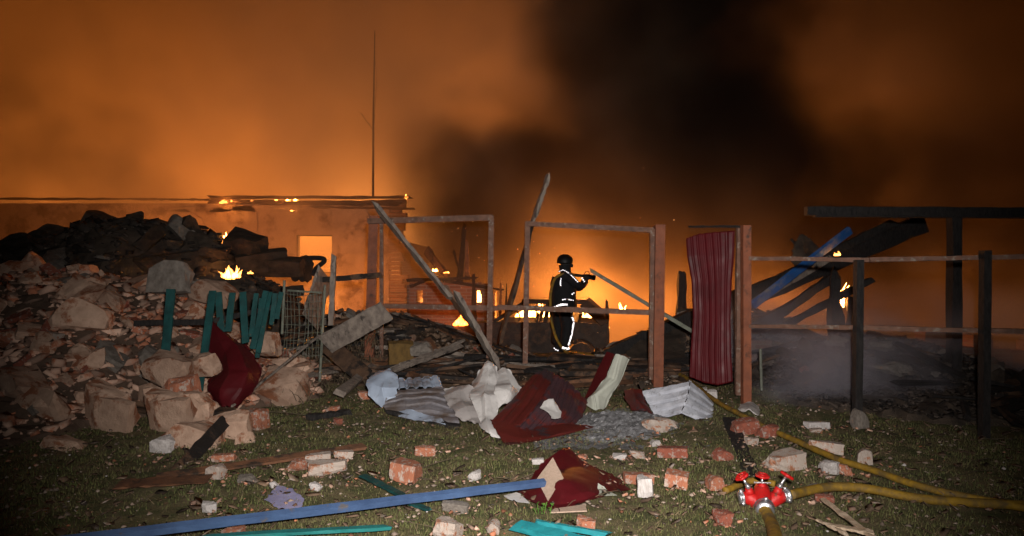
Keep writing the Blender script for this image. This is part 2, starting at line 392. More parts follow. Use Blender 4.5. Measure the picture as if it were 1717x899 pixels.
def np_mesh(name, verts, tris, m, parent=None):
    me = bpy.data.meshes.new(name); me.vertices.add(len(verts)); me.vertices.foreach_set('co', verts.ravel())
    me.loops.add(tris.size); me.loops.foreach_set('vertex_index', tris.ravel().astype(np.int32))
    me.polygons.add(len(tris)); me.polygons.foreach_set('loop_start', np.arange(0, tris.size, 3, dtype=np.int32)); me.update(calc_edges=True)
    return link(name, me, m, parent)
def lumps(P_, S_, flat=.6):
    n = len(S_); V = OCT[None]*(.6+.8*RNG.random((n, 8, 3)))*np.array([1, 1, flat])*(.5+.9*RNG.random((n, 1, 3)))
    a = RNG.random(n)*6.283; b = (RNG.random(n)-.5)*1.6
    c, d = np.cos(a)[:, None], np.sin(a)[:, None]; x = V[:, :, 0]*c-V[:, :, 1]*d; y = V[:, :, 0]*d+V[:, :, 1]*c; z = V[:, :, 2]
    c, d = np.cos(b)[:, None], np.sin(b)[:, None]; V = np.stack([x*c-z*d, y, x*d+z*c], 2)*S_[:, None, None]*.5+P_[:, None, :]
    return V.reshape(-1, 3), (OTR[None]+8*np.arange(n)[:, None, None]).reshape(-1, 3)
def heap_bits(i, n, s0, s1, m, e):
    cx, cy, rx, ry, h = MOUNDS[i]; P_ = []
    while len(P_) < n:
        x = cx+RNG.uniform(-1.05, 1.05)*rx; y = cy+RNG.uniform(-1.1, .4)*ry; z = mound(i, x, y)
        if z > .015: P_.append((x, y, dip(y)+z+.03))
    P_ = np.array(P_); v, t = lumps(P_, s0+(s1-s0)*RNG.random(n)**2.5)
    o = np_mesh('rubble_bits', v, t, m, e); o['kind'] = 'stuff'
def heap(i, name, label, cat, core, kinds, nrock, nboard, smin, smax, bmat, blen=(.5, 1.6), front=True, seed=1):
    r = random.Random(seed); cx, cy, rx, ry, h = MOUNDS[i]
    e = empty(name, (cx, cy, dip(cy)), label, cat)
    mound_mesh(i).build('rubble_core', core, e)
    k = 0; tries = 0
    while k < nrock and tries < nrock*30:
        tries += 1
        x = cx+r.uniform(-1, 1)*rx; y = cy+(r.uniform(-1, .25) if front else r.uniform(-1, 1))*ry
        z0 = mound(i, x, y)
        if z0 < .03: continue
        s = smin+(smax-smin)*r.random()**2.0
        m, me = r.choice(kinds)
        o = piece('masonry_chunk' if me in ROCKS else 'brick', me, m, (x, y, dip(y)+z0+s*.12), (r.uniform(-.7, .7), r.uniform(-.7, .7), r.uniform(0, 6.3)), (s, s*r.uniform(.7, 1.1), s*r.uniform(.5, 1)) if me in ROCKS else r.uniform(.2, .27), e)
        k += 1
    for q in range(nboard):
        x = cx+r.uniform(-.8, .8)*rx; y = cy+r.uniform(-.95, .4)*ry; z0 = mound(i, x, y)
        a = r.uniform(-.5, .5) if r.random() < .7 else r.uniform(0, 3.1); L = r.uniform(*blen)/2
        d = Vector((math.cos(a)*L, math.sin(a)*L, 0))
        p0 = Vector((x, y, 0))-d; p1 = Vector((x, y, 0))+d
        p0.z = dip(p0.y)+mound(i, p0.x, p0.y)+r.uniform(.03, .2); p1.z = dip(p1.y)+mound(i, p1.x, p1.y)+r.uniform(.03, .2)
        mb = MB(); mb.beam(p0, p1, r.uniform(.05, .17), r.uniform(.015, .06), 5, .006, r.uniform(-.6, .6), r.uniform(.6, 1), ragged=.05)
        mb.build('board', r.choice(bmat), e)
    return e
PL = [(M['plaster'], x) for x in ROCKS]
BR = [(M['brick_red'], x) for x in BRK] + [(M['brick'], BRK[1]), (M['mortar'], BRK[3])]
GS = [(M['grey_stone'], x) for x in ROCKS]
CH = [(M['char'], x) for x in ROCKS]
heapA = heap(0, 'brick_rubble_heap', 'tall heap of plastered brick rubble at the left behind the teal pickets', 'rubble heap', M['gap_shade_soil'],
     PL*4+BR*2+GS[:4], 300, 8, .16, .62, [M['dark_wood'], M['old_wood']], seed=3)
heapB = heap(1, 'charred_debris_heap', 'black burnt debris heap with two small flames in front of the house', 'debris heap', M['char'],
     CH*2+GS[:3], 110, 22, .18, .85, [M['char_wood'], M['char_wood'], M['dark_wood']], (.8, 2.6), seed=5)
heapC = heap(2, 'timber_debris_heap', 'low heap of scorched boards and stones behind the left gate leaf', 'debris heap', M['debris_soil'],
     CH+GS+BR[:2]+PL[:5], 150, 85, .07, .34, [M['dark_wood'], M['old_wood'], M['char_wood'], M['brown_wood']], seed=8)
heapD = heap(3, 'roof_debris_heap', 'dark heap of collapsed roofing under the sloping black beam', 'debris heap', M['char'],
     CH*2+GS, 70, 34, .08, .4, [M['char_wood'], M['dark_wood'], M['old_wood']], seed=9)
heapE = heap(4, 'smouldering_rubble', 'smouldering dark rubble behind the right fence bay', 'rubble heap', M['char'],
     CH*2+GS+BR[:3], 110, 10, .07, .42, [M['char_wood'], M['dark_wood']], seed=11)

heap_bits(0, 6500, .03, .16, M['bits_plaster'], heapA); heap_bits(1, 2500, .05, .22, M['bits_dark'], heapB)
heap_bits(2, 4500, .02, .13, M['bits_brown'], heapC); heap_bits(3, 3000, .03, .16, M['bits_brown'], heapD); heap_bits(4, 3500, .02, .12, M['bits_dark'], heapE)
heapF = heap(5, 'scattered_boards', 'flat spread of scorched reddish boards on the ground just behind the gate leaves', 'board litter', M['debris_soil'],
     GS+PL[:3]+CH, 40, 60, .05, .18, [M['brown_wood'], M['dark_wood'], M['brown_wood'], M['char_wood'], M['old_wood']], (.5, 2.2), seed=21)
heap_bits(5, 3500, .015, .08, M['bits_brown'], heapF)
heapG = heap(6, 'burnt_litter', 'black burnt litter covering the ground at the foot of the smouldering rubble', 'debris litter', M['char'],
     GS[:3]+CH*2+BR[:1], 46, 14, .06, .2, [M['char_wood'], M['dark_wood']], (.3, 1.0), seed=25)
heap_bits(6, 3000, .015, .08, M['bits_dark'], heapG)

# ---------------------------------------------------------------- flames, sparks
def flame_mesh(mb, c, w_, h, n, seed):
    r = random.Random(seed); c = Vector(c)
    for i in range(n):
        b = c + Vector((r.uniform(-.5, .5)*w_, r.uniform(-.08, .08), 0)); hh = h*r.uniform(.45, 1); lean = r.uniform(-.25, .25)*h
        k = 7; pts = []; rs = []
        for j in range(k):
            t = j/(k-1); pts.append(b + Vector((lean*t*t + math.sin(t*6+i)*.05*hh, 0, hh*t)))
            rs.append(max(.002, w_*.17*(math.sin(math.pi*min(1, t*.85+.16))**.8)*(1-t)**.55))
        mb.tube(pts, rs, 7)
def flame(loc, w_, h, n, seed, label, big=False, red=False):
    e = empty('flame', loc, label, 'flame'); r = random.Random(seed); loc = Vector(loc)
    m = M['flame_red'] if red else (M['flame_big'] if big else M['flame'])
    for i in range(n):
        u = (i+.5)/n-.5; b = loc+Vector((u*w_, r.uniform(-.1, .1)*w_, r.uniform(-.05, .05)*h)); hh = h*r.uniform(.45, 1)*(1-abs(u)*.7); lean = r.uniform(-.3, .3)*h; ph = r.uniform(0, 6)
        k = 9; pts = []; rs = []; R0_ = max(.35*w_/n+.10*w_, .012)
        for j in range(k):
            t = j/(k-1); pts.append(b+Vector((lean*t*t+math.sin(t*5+ph)*.10*hh*t, math.cos(t*4+ph)*.05*hh, hh*t)))
            rs.append(max(.002, R0_*(math.sin(math.pi*min(1, t*.8+.2))**.7)*(1-t**1.6)*(1+.25*math.sin(t*11+ph))))
        mb = MB(); mb.tube(pts, rs, 8); mb.build('flame_tongue', m, e, True)
    return e
flame(P(382, 408, 13.0), .26, .24, 5, 1, 'small flame licking the top of the black debris heap')
flame(P(386, 467, 11.4), .28, .30, 9, 2, 'flame burning low in the debris heap above the teal pickets')
flame(P(295, 415, 13.6), .12, .10, 3, 3, 'tiny flame at the left shoulder of the black debris heap')
flame(P(420, 459, 11.8), .10, .06, 3, 4, 'small lick of fire just right of the larger heap flame')
flame(P(900, 545, 15.9), .9, .75, 7, 5, 'fire blazing behind the burnt car, left of the firefighter', True)
flame(P(985, 552, 16.0), .9, .7, 7, 6, 'fire blazing behind the rear windows of the burnt car', True)
flame(P(1044, 523, 15.6), .10, .30, 3, 7, 'thin flame standing right of the burnt car')
flame(P(1412, 512, 10.9), .06, .62, 4, 8, 'narrow flame on the burning stump at the right fence bay')
flame(P(772, 546, 13.0), .26, .34, 5, 9, 'red flame glimpsed under the leaning plank behind the left gate leaf', red=True)
flame(P(1404, 429, 11.0), .10, .09, 3, 10, 'little flame on the sloping charred beam at the right')
mb = MB()
for px, py, Y in [(1032,672,9),(800,395,13),(793,372,13),(768,383,13),(803,432,13),(758,388,13),(1130,369,12),(1160,381,12),(1079,282,14),(881,389,12),(895,405,12),(868,418,12),(611,320,16),(905,425,13),
                  (1385,520,11),(1380,527,11),(1390,515,11),(1228,495,12),(1243,483,12),(1103,395,12),(890,450,12.6),(872,470,12.6),(866,510,12.6),(912,485,13),(895,480,13.4),(1020,470,13),(1037,500,13),(843,480,13)]:
    c = P(px, py, Y); s = R.uniform(.005, .010); mb.tube([c-Vector((0, 0, s)), c, c+Vector((s*.5, 0, s))], [s*.3, s*.7, s*.2], 5)
for i in range(45):
    c = P(R.gauss(900, 120), R.uniform(360, 560), R.uniform(13, 17)); s = R.uniform(.003, .006); mb.tube([c-Vector((0, 0, s)), c, c+Vector((s, 0, s))], [s*.3, s*.7, s*.2], 4)
tag(mb.build('sparks', M['spark']), 'tiny glowing sparks drifting in the smoke round the firefighter', 'sparks', kind='stuff')

# ---------------------------------------------------------------- burning house
HY = 20.0
he = empty('plastered_house', (-12, HY, -.55), 'roofless plastered house with one glowing window square', 'house')
def hx(px): return (px-858.5)/F*HY
def hz(py): return CAMZ-(py-449.5)/F*HY
wl, wr, wt, wb = hx(496), hx(557), hz(394), hz(458)
mb = MB(); T = .38; top = hz(341)
L0 = hx(-90); R0 = hx(652)
def wallgrid(mb, x0, x1, z0, z1, y, n=14, amp=.02):
    mb.box(((x0+x1)/2, y+T/2, (z0+z1)/2), (x1-x0, T, z1-z0))
wallgrid(mb, L0, wl, -.6, top, HY); wallgrid(mb, wr, R0, -.6, top-.003, HY)
wallgrid(mb, wl, wr, -.6, wb, HY+.003); wallgrid(mb, wl, wr, wt, top-.006, HY+.003)
mb.build('wall', M['house'], he)
# raised blocks of surviving plaster, low relief
for px, py, pw, ph in [(300,380,90,60),(392,370,80,70),(590,375,60,60),(600,455,70,70),(440,350,100,12),(330,352,120,9)]:
    mb = MB(); n = 14; pts = []
    for k in range(n):
        a = 2*math.pi*k/n; q = 1+.35*noise.noise(Vector((math.cos(a)*2+px, math.sin(a)*2, py*.1)))
        pts.append((hx(px+math.cos(a)*pw/2*q), hz(py+math.sin(a)*ph/2*q)))
    mb.add([(x, HY-.025, z) for x, z in pts]+[(x, HY+.01, z) for x, z in pts], [tuple(range(n-1, -1, -1))]+[(i, (i+1) % n, n+(i+1) % n, n+i) for i in range(n)]); mb.build('plaster_layer', M['house'], he)
# broken right corner: toothed brick pier, end wall running back
mb = MB(); rr = random.Random(4)
z = -.55
while z < hz(338):
    ext = hx(690)-rr.uniform(0, .22)-(.15 if z > 2.2 else 0)
    if 1.0 < z < 2.3: ext -= rr.uniform(0, .25)
    mb.box(((R0+ext)/2+.001, HY+T/2+rr.uniform(-.03, .03), z+.065), (ext-R0-.002, T-.02, .118)); z += .13
mb.build('broken_pier', M['pier'], he)
mb = MB(); mb.box((hx(676), HY+2.6, .9), (.34, 4.4, 2.9)); mb.build('end_wall', M['pier'], he)
mb = MB(); mb.box((hx(540), HY+5.6, .5), (9, .35, 2.1)); mb.build('back_wall', M['house'], he)
fr = MB()
for a, b_ in (((wl, wb), (wl, wt)), ((wr, wb), (wr, wt)), ((wl, wt), (wr, wt)), ((wl, wb), (wr, wb))):
    fr.beam((a[0], HY+.1, a[1]), (b_[0], HY+.1, b_[1]), .07, .06, 3, .006)
fr.build('window_frame', M['roofedge'], he)
mb = MB(); mb.beam((wl-.08, HY-.04, wb-.03), (wr+.08, HY-.04, wb-.03), .12, .06, 4, .005); mb.build('window_sill', M['house'], he)
for a, b_, ww, hh, dy in [((355,331),(690,331),.3,.07,-.12), ((352,338),(668,342),.16,.13,-.05), ((520,347),(695,350),.10,.07,-.22), ((480,340),(660,337),.08,.05,-.28),((258,334),(352,335),.1,.05,0),((-80,333),(258,334),.12,.06,0)]:
    p0 = P(*a, HY+dy); p1 = P(*b_, HY+dy)
    mb = MB(); mb.beam(p0, p1, ww, hh, 16, .018, 0, .9, ragged=.1); mb.build('roof_timber', M['roofedge'], he)
for i, (px, py, wd, h) in enumerate([(374,341,.22,.16),(388,338,.05,.08),(422,337,.05,.05),(463,337,.07,.06),(483,338,.14,.12),(495,338,.10,.11),(681,333,.09,.14),(489,354,.08,.05)]):
    flame(P(px, py, HY-.3), wd, h, 3, 30+i, ['bright flame at the left end of the burnt roof edge','tiny flame beside the leftmost roof flame','speck of fire a third of the way along the roof edge',
        'small flame near the middle of the burnt roof edge','bright flame on the roof edge above the window','flame just right of the one above the window','flame at the far right tip of the roof edge','speck of fire below the roof edge above the window'][i])
mb = MB(); mb.tube([P(625.5,329,HY-.1), P(626,200,HY-.1), P(628.5,52,HY-.1)], [.035,.028,.014], 6); mast = empty('antenna_mast', P(625.5,329,HY-.1), 'tall thin antenna mast rising above the house roof', 'mast')
mb.build('pole', M['char_wood'], mast)
mb = MB(); mb.tube([P(626,218,HY-.1), P(612,200,HY-.1), P(605,188,HY-.1)], .008, 5); mb.tube([P(628,90,HY-.1), P(632,130,HY-.1), P(627,215,HY-.1)], .005, 4); mb.build('stay_wire', M['char_wood'], mast)

# ---------------------------------------------------------------- gutted shed between house and car
SY = 15.6
se = empty('gutted_shed', P(770,470,SY).xy.to_3d()+Vector((0,0,-.55)), 'low gutted shed with two small burning windows', 'shed')
def X_(px, Y=SY): return (px-858.5)/F*Y
def Z_(py, Y=SY): return CAMZ-(py-449.5)/F*Y
mb = MB(); tp = Z_(474)
segs = [(686, 698, 474, 640), (698, 709, 508, 640), (698, 709, 474, 487), (709, 799, 474, 640), (799, 807, 508, 640), (799, 807, 474, 487), (807, 822, 476, 640)]
for i, (a, b_, t, bt) in enumerate(segs):
    z0 = Z_(bt) if bt < 640 else -.6; mb.box(((X_(a)+X_(b_))/2, SY+.14+i*.003, (Z_(t)+z0)/2), (X_(b_)-X_(a), .26, Z_(t)-z0))
mb.build('wall', M['pier'], se)
for c_, h_ in ((X_(688), 1.7), (X_(820), 1.5)): mb = MB(); mb.box((c_, SY+1.5, h_/2-.5), (.25, 2.4, h_)); mb.build('side_wall', M['pier'], se)
for a, b_, ww, hh, m_ in [((684,470,SY-.2),(800,466,SY-.1),.12,.08,'char_wood'),((715,420,SY+.6),(752,466,SY-.1),.10,.22,'brown_wood'),((770,470,SY+.2),(779,378,SY+.5),.14,.12,'char_wood'),
        ((784,470,SY),(783,405,SY),.12,.1,'brown_wood'),((690,480,SY-.1),(735,462,SY-.2),.08,.05,'char_wood'),((740,470,SY-.15),(842,486,SY),.1,.07,'char_wood'),
        ((838,560,SY-.4),(840,474,SY-.4),.06,.06,'brown_wood'),((848,560,SY-.3),(849,478,SY-.3),.05,.05,'char_wood'),((795,560,SY-.5),(794,462,SY-.3),.12,.1,'char_wood'),((826,575,SY-.6),(823,470,SY-.4),.10,.08,'char_wood'),((760,420,SY+.4),(775,470,SY),.05,.05,'char_wood')]:
    mb = MB(); mb.beam(P(*a), P(*b_), ww, hh, 7, .012, R.uniform(-.3,.3), .55, ragged=.06); mb.build('roof_timber', M[m_], se)
flame(P(730,455,SY-.25), .12, .10, 3, 50, 'small flame on the shed roof behind the leaning plank')
flame(P(748,458,SY-.25), .12, .05, 3, 51, 'lick of fire at the right end of the shed roof beam')
flame(P(703.5,512,SY+.9), .5, .6, 5, 52, 'fire inside the left window of the gutted shed', True)
flame(P(803,512,SY+.9), .5, .6, 5, 53, 'fire inside the right window of the gutted shed', True)
lamp('fire_light', 'POINT', P(755, 540, SY-1.1), 26, (1, .2, .04), .2)
lamp('fire_light', 'POINT', P(700, 500, SY+1.2), 30, FIRE, .2)

# ---------------------------------------------------------------- burnt hatchback
cz = -.44; CY = 14.3
ce = empty('burnt_car', (.5, CY+.8, cz), 'burnt out hatchback shell with fire showing through its windows', 'car')
Rz = Matrix.Rotation(rad(-9), 3, 'Z'); co_ = Vector((.5, CY+.8, cz))
def cp(x, y, z): return co_ + Rz @ Vector((x, y, z))
# lower body: side profile extruded with tumblehome, wheel arches cut by arcs
def arch(cx, r, k=7): return [(cx-r*math.cos(math.pi*i/k), .26+r*math.sin(math.pi*i/k)) for i in range(k+1)]
prof = [(-2.0,.30)]+[(x, z) for x, z in arch(-1.25,.32)]+[(-.8,.24),(.6,.24)]+[(x, z) for x, z in arch(1.05,.32)]+[(1.52,.28),(1.62,.5),(1.60,.88),(.9,.92),(-.75,.90),(-1.2,.86),(-1.85,.74),(-2.02,.55)]
mb = MB(); n = len(prof)
rings = [(-.80,0.0),(-.83,.0),(.83,0),(.80,0)]
for s_ in (-1, 1):
    outer = [cp(x, s_*(.80-.05*max(0, z-.5)), z) for x, z in prof]; inner = [cp(x, s_*.70, z) for x, z in prof]
    mb.add(outer+inner, [(i, (i+1) % n, n+(i+1) % n, n+i) for i in range(n)])
    bm = bmesh.new(); vv = [bm.verts.new(p) for p in outer]; f0 = bm.faces.new(vv); bmesh.ops.triangulate(bm, faces=[f0]); bm.verts.index_update()
    mb.add([v.co[:] for v in bm.verts], [tuple(v.index for v in f.verts) for f in bm.faces]); bm.free()
mb.build('body_side', M['car'], ce)
mb = MB()
def plate(pts, th=.03):
    a = [Vector(p) for p in pts]; nrm = (a[1]-a[0]).cross(a[2]-a[0]).normalized()*th; k = len(a)
    mb.add(a+[p-nrm for p in a], [tuple(range(k)), tuple(range(2*k-1, k-1, -1))]+[(i, k+i, k+(i+1) % k, (i+1) % k) for i in range(k)])
plate([cp(-.75,-.78,.91), cp(-.75,.78,.91), cp(-1.85,.74,.76), cp(-1.85,-.74,.76)]); mb.build('bonnet', M['car'], ce)
mb = MB(); plate([cp(1.58,-.76,.9), cp(1.62,-.76,.45), cp(1.62,.76,.45), cp(1.58,.76,.9)]); mb.build('tailgate', M['car'], ce)
mb = MB(); plate([cp(-.15,-.60,1.335), cp(1.12,-.60,1.335), cp(1.12,.60,1.335), cp(-.15,.60,1.335)], .05)
plate([cp(-.2,-.62,1.31), cp(-.2,-.55,1.35), cp(1.15,-.55,1.35), cp(1.15,-.62,1.31)], .03); mb.build('roof', M['car'], ce)
for s_ in (-1, 1):
    mb = MB()
    for a, b_, ww in [((-.78,.78,.9),(-.15,.60,1.31),.07),((.32,.79,.9),(.36,.60,1.31),.09),((1.10,.60,1.31),(1.55,.77,.90),.20),((.80,.78,.9),(.72,.62,1.31),.03)]:
        mb.beam(cp(a[0], s_*a[1], a[2]), cp(b_[0], s_*b_[1], b_[2]), .06, ww, 3, .006, up=(1,0,0))
    mb.beam(cp(-.2,s_*.6,1.31), cp(1.14,s_*.6,1.31), .06, .05, 3, .005); mb.build('window_pillar', M['car'], ce)
    for wx in (-1.25, 1.05):
        mb = MB(); c = cp(wx, s_*.72, .25); ax = Rz @ Vector((0, 1, 0))
        mb.tube([c-ax*.09, c-ax*.085, c+ax*.085, c+ax*.09], [.20,.24,.24,.20], 18); mb.tube([c-ax*.12, c+ax*.12], .06, 10)
        mb.build('wheel', M['car'], ce)
for sx, sy in ((0,-.35),(0,.35),(.85,0)):
    mb = MB(); mb.beam(cp(sx,sy,.45), cp(sx+.12,sy,1.08), .45 if sx<.5 else 1.1, .07, 4, .02, up=(1,0,0)); mb.beam(cp(sx-.45,sy,.45), cp(sx,sy,.45), .45 if sx<.5 else 1.1, .08, 3, .02); mb.build('seat_frame', M['car'], ce)
mb = MB(); mb.tube([cp(-.45+.17*math.cos(a), -.35+.0, .98+.17*math.sin(a)) for a in np.linspace(0, 6.28, 16)], .015, 6); mb.build('steering_wheel', M['car'], ce)

# ---------------------------------------------------------------- firefighter
PX, PY = .963, 12.8
fe = empty('firefighter', (PX, PY, 0), 'person in black turnout suit with white reflective stripes aiming a hose nozzle', 'person')
def W(x, y, z): return Vector((PX+x, PY+y, z))
def skin(name, nodes, edges, m, parent, sub=2, root=0):
    me = bpy.data.meshes.new(name); me.from_pydata([n_[0] for n_ in nodes], edges, []); o = bpy.data.objects.new(name, me); COL.objects.link(o)
    md = o.modifiers.new('skin', 'SKIN'); md.use_smooth_shade = True
    for v, n_ in zip(me.skin_vertices[0].data, nodes):
        r = n_[1]; v.radius = (r, r) if not isinstance(r, tuple) else r
    me.skin_vertices[0].data[root].use_root = True
    sb = o.modifiers.new('sub', 'SUBSURF'); sb.levels = sub; sb.render_levels = sub
    dg = bpy.context.evaluated_depsgraph_get(); ev = bpy.data.meshes.new_from_object(o.evaluated_get(dg)); bpy.data.objects.remove(o)
    return link(name, ev, m, parent, True)
nd = [(W(0,0,.92),.20),(W(-.01,0,1.08),.20),(W(.0,.0,1.26),.225),(W(.02,0,1.42),.19),(W(.03,.01,1.53),.085),(W(.04,.02,1.60),.07),
      (W(.05,-.18,1.45),.10),(W(.19,-.22,1.32),.088),(W(.30,-.16,1.24),.078),(W(.37,-.05,1.34),.062),(W(.40,.02,1.40),.045),
      (W(.06,.17,1.44),.10),(W(.20,.22,1.28),.085),(W(.31,.22,1.20),.075),(W(.42,.16,1.31),.058),(W(.46,.12,1.38),.042),
      (W(.02,-.11,.84),.155),(W(.07,-.13,.50),.125),(W(.0,-.14,.14),.105),
      (W(-.07,.09,.84),.15),(W(-.08,.12,.50),.125),(W(-.14,.12,.14),.105)]
ed = [(0,1),(1,2),(2,3),(3,4),(4,5),(3,6),(6,7),(7,8),(8,9),(9,10),(3,11),(11,12),(12,13),(13,14),(14,15),(0,16),(16,17),(17,18),(0,19),(19,20),(20,21)]
skin('body', nd, ed, M['suit'], fe)
# jacket skirt flaring over the hips
mb = MB(); ring = []
zs = [(.78,.235,.19),(.86,.245,.195),(1.0,.235,.185),(1.14,.235,.19),(1.3,.24,.20),(1.44,.205,.175)]
for z, a, b_ in zs: ring.append([W((a+.012*math.sin(k*2.3+z*9))*math.cos(k*math.pi/12)+.0, (b_+.01*math.sin(k*3.1))*math.sin(k*math.pi/12), z+.008*math.sin(k*1.7)) for k in range(24)])
mb.add([p for r_ in ring for p in r_], [(i*24+k, i*24+(k+1) % 24, (i+1)*24+(k+1) % 24, (i+1)*24+k) for i in range(len(zs)-1) for k in range(24)])
mb.build('jacket', M['suit'], fe, True)
# head, neck flap, helmet
bm = bmesh.new(); bmesh.ops.create_uvsphere(bm, u_segments=20, v_segments=14, radius=1)
for v in bm.verts: 
    q = v.co.copy(); q.x *= .095+.015*max(0, q.x); q.y *= .078; q.z *= .118
    if q.z < 0: q.x *= 1+q.z*1.5
    v.co = W(.035, .01, 1.685)+q
me = bpy.data.meshes.new('head'); bm.to_mesh(me); bm.free(); link('head', me, M['glove'], fe, True)
bm = bmesh.new(); bmesh.ops.create_uvsphere(bm, u_segments=28, v_segments=18, radius=1)
for v in bm.verts:
    q = v.co.copy(); s_ = .135
    if q.z < -.25: q.z = -.25+(q.z+.25)*.25; q.x *= 1.08; q.y *= 1.06
    v.co = W(.025, .01, 1.725)+Vector((q.x*s_*1.12, q.y*s_, q.z*s_*.92 + (.012 if abs(q.y) < .15 and q.z > 0 else 0)))
me = bpy.data.meshes.new('helmet'); bm.to_mesh(me); bm.free(); hm = link('helmet', me, M['helmet'], fe, True)
mb = MB(); mb.tube([W(.03,.01,1.53), W(.03,.01,1.58), W(.025,.01,1.66)], [.115,.105,.118], 16, False); mb.build('neck_flap', M['suit'], fe, True)
# nose and mask in profile
mb = MB(); mb.tube([W(.125,.03,1.66), W(.155,.035,1.64), W(.17,.04,1.62)], [.045,.035,.02], 8); mb.build('face', M['glove'], fe, True)
# gloved hands: palm plus four bent fingers and a thumb
for hx_, hy_, hz_, s_ in ((.42,.05,1.42,-1),(.485,.10,1.41,1)):
    mb = MB(); c = W(hx_, hy_, hz_); mb.tube([c-Vector((.05,0,.035)), c, c+Vector((.035,0,.02))], [.030,.042,.03], 8, flat=.6)
    for k, Lf in enumerate((.065,.075,.07,.055)):
        a = c+Vector((.03-k*.018,-.01*s_,.03)); mb.tube([a, a+Vector((.018,.02*s_,.028)), a+Vector((.012,.05*s_,.03))], [.012,.011,.009], 6)
    mb.tube([c+Vector((-.01,-.03*s_,.01)), c+Vector((.02,-.045*s_,.035)), c+Vector((.045,-.03*s_,.05))], [.013,.012,.010], 6)
    mb.build('gloved_hand', M['glove'], fe, True)
for bx, by in ((.02,-.14),(-.11,.12)):
    nodes = [(W(bx,by,.20),.085),(W(bx,by,.08),.07),(W(bx+.08,by+.03,.055),.055),(W(bx+.17,by+.06,.05),.045)]
    skin('boot', nodes, [(0,1),(1,2),(2,3)], M['suit'], fe, 1)
def tape(pts, width, normals, name='reflective_stripe'):
    """prismatic tape: a lattice of little cube corners, as on real retroreflective trim"""
    pts = [Vector(p) for p in pts]; Lc = .013; h = Lc/math.sqrt(2)
    seg = [(pts[i+1]-pts[i]).length for i in range(len(pts)-1)]; tot = sum(seg)
    ny = max(2, int(width/(Lc*.866))); nx_ = int(tot/Lc)
    def at(s):
        i = 0
        while i < len(seg)-1 and s > seg[i]: s -= seg[i]; i += 1
        t = s/seg[i]; p = pts[i].lerp(pts[i+1], min(1, t)); nm = normals[i].lerp(normals[i+1], min(1, t)).normalized()
        d = (pts[i+1]-pts[i]).normalized(); nm = (nm-d*nm.dot(d)).normalized(); return p, nm, d
    v = []; f = []
    for j in range(ny+1):
        for i in range(nx_+1):
            s = min(tot, i*Lc+(j % 2)*Lc/2); p, nm, d = at(s); sd = nm.cross(d)
            # lattice coordinates: b=j, a = i - floor(j/2)
            a = i-(j//2); k = (a-j) % 3
            v.append(p+sd*((j-ny/2)*Lc*.866)+nm*(k*h))
    W_ = nx_+1
    for j in range(ny):
        for i in range(nx_):
            q = j*W_+i
            if j % 2 == 0: f += [(q, q+1, q+W_), (q+1, q+W_+1, q+W_)]
            else: f += [(q, q+1, q+W_+1), (q, q+W_+1, q+W_)]
    mb = MB(); mb.v = v; mb.f = f; mb.build(name, M['tape'], fe)
toc = Vector((-.07,-1,.13)).normalized()
def TT(px, py, dy): return P(px, py, PY+dy)
tape([TT(936,456,-.2), TT(945,452.5,-.24), TT(955,459,-.28), TT(970,474,-.32)], .026, [toc]*4)
tape([TT(941,466,-.235), TT(939.5,473,-.25), TT(940,482,-.25)], .026, [toc]*3)
tape([TT(975,465,-.12), TT(981,474,-.12)], .030, [toc]*2)
tape([TT(942,503,-.24), TT(950,501.5,-.25), TT(962,504,-.24)], .026, [toc]*3)
tape([TT(929,516,-.24), TT(938,511.5,-.25), TT(946,510.5,-.26), TT(952,511,-.25)], .050, [toc]*4)
tape([TT(958,494.5,-.24), TT(963,491,-.24)], .02, [toc]*2)
tape([TT(956,517,-.23), TT(959,530,-.26), TT(962,540,-.27), TT(959,560,-.26), TT(953,580,-.26)], .040, [toc]*5)
tape([TT(942,582,-.27), TT(948,585,-.28), TT(955,584,-.27)], .050, [toc]*3)
tape([TT(928,583,-.05), TT(933,587,-.05), TT(937,588,-.05)], .03, [toc]*3)
# nozzle and hose he carries
ne = empty('hose_nozzle', W(.45,.08,1.42), 'black branch nozzle held up in both hands by the firefighter', 'nozzle')
mb = MB(); mb.tube([W(.20,.02,1.47), W(.34,.06,1.455), W(.42,.08,1.445), W(.44,.085,1.44), W(.52,.10,1.425), W(.56,.11,1.42), W(.60,.12,1.415)], [.028,.028,.03,.04,.042,.055,.05], 12); mb.build('barrel', M['helmet'], ne, True)
mb = MB(); mb.tube([W(.40,.07,1.43), W(.38,.06,1.34)], .018, 8); mb.build('grip', M['helmet'], ne)
mb = MB(); mb.tube([W(.38,.03,1.47), W(.42,.05,1.53), W(.48,.09,1.53), W(.50,.13,1.47)], .009, 6); mb.build('bail_handle', M['helmet'], ne)
ho = spline([W(.20,.02,1.47), W(.05,-.20,1.50), W(-.16,-.18,1.42), W(-.245,-.12,1.15), W(-.25,-.12,.85), W(-.22,-.15,.55), W(-.12,-.22,.25), W(.03,-.3,.07), W(.12,-.5,.10), W(.3,-.9,.10), W(.75,-1.5,.09)], 6)
mb = MB(); mb.tube(ho, .026, 8); tag(mb.build('attack_hose', M['hose'], smooth=True), 'dirty yellow hose hanging down the firefighter\'s back to the ground', 'hose')
# warm glow of fire already comes from fire lights

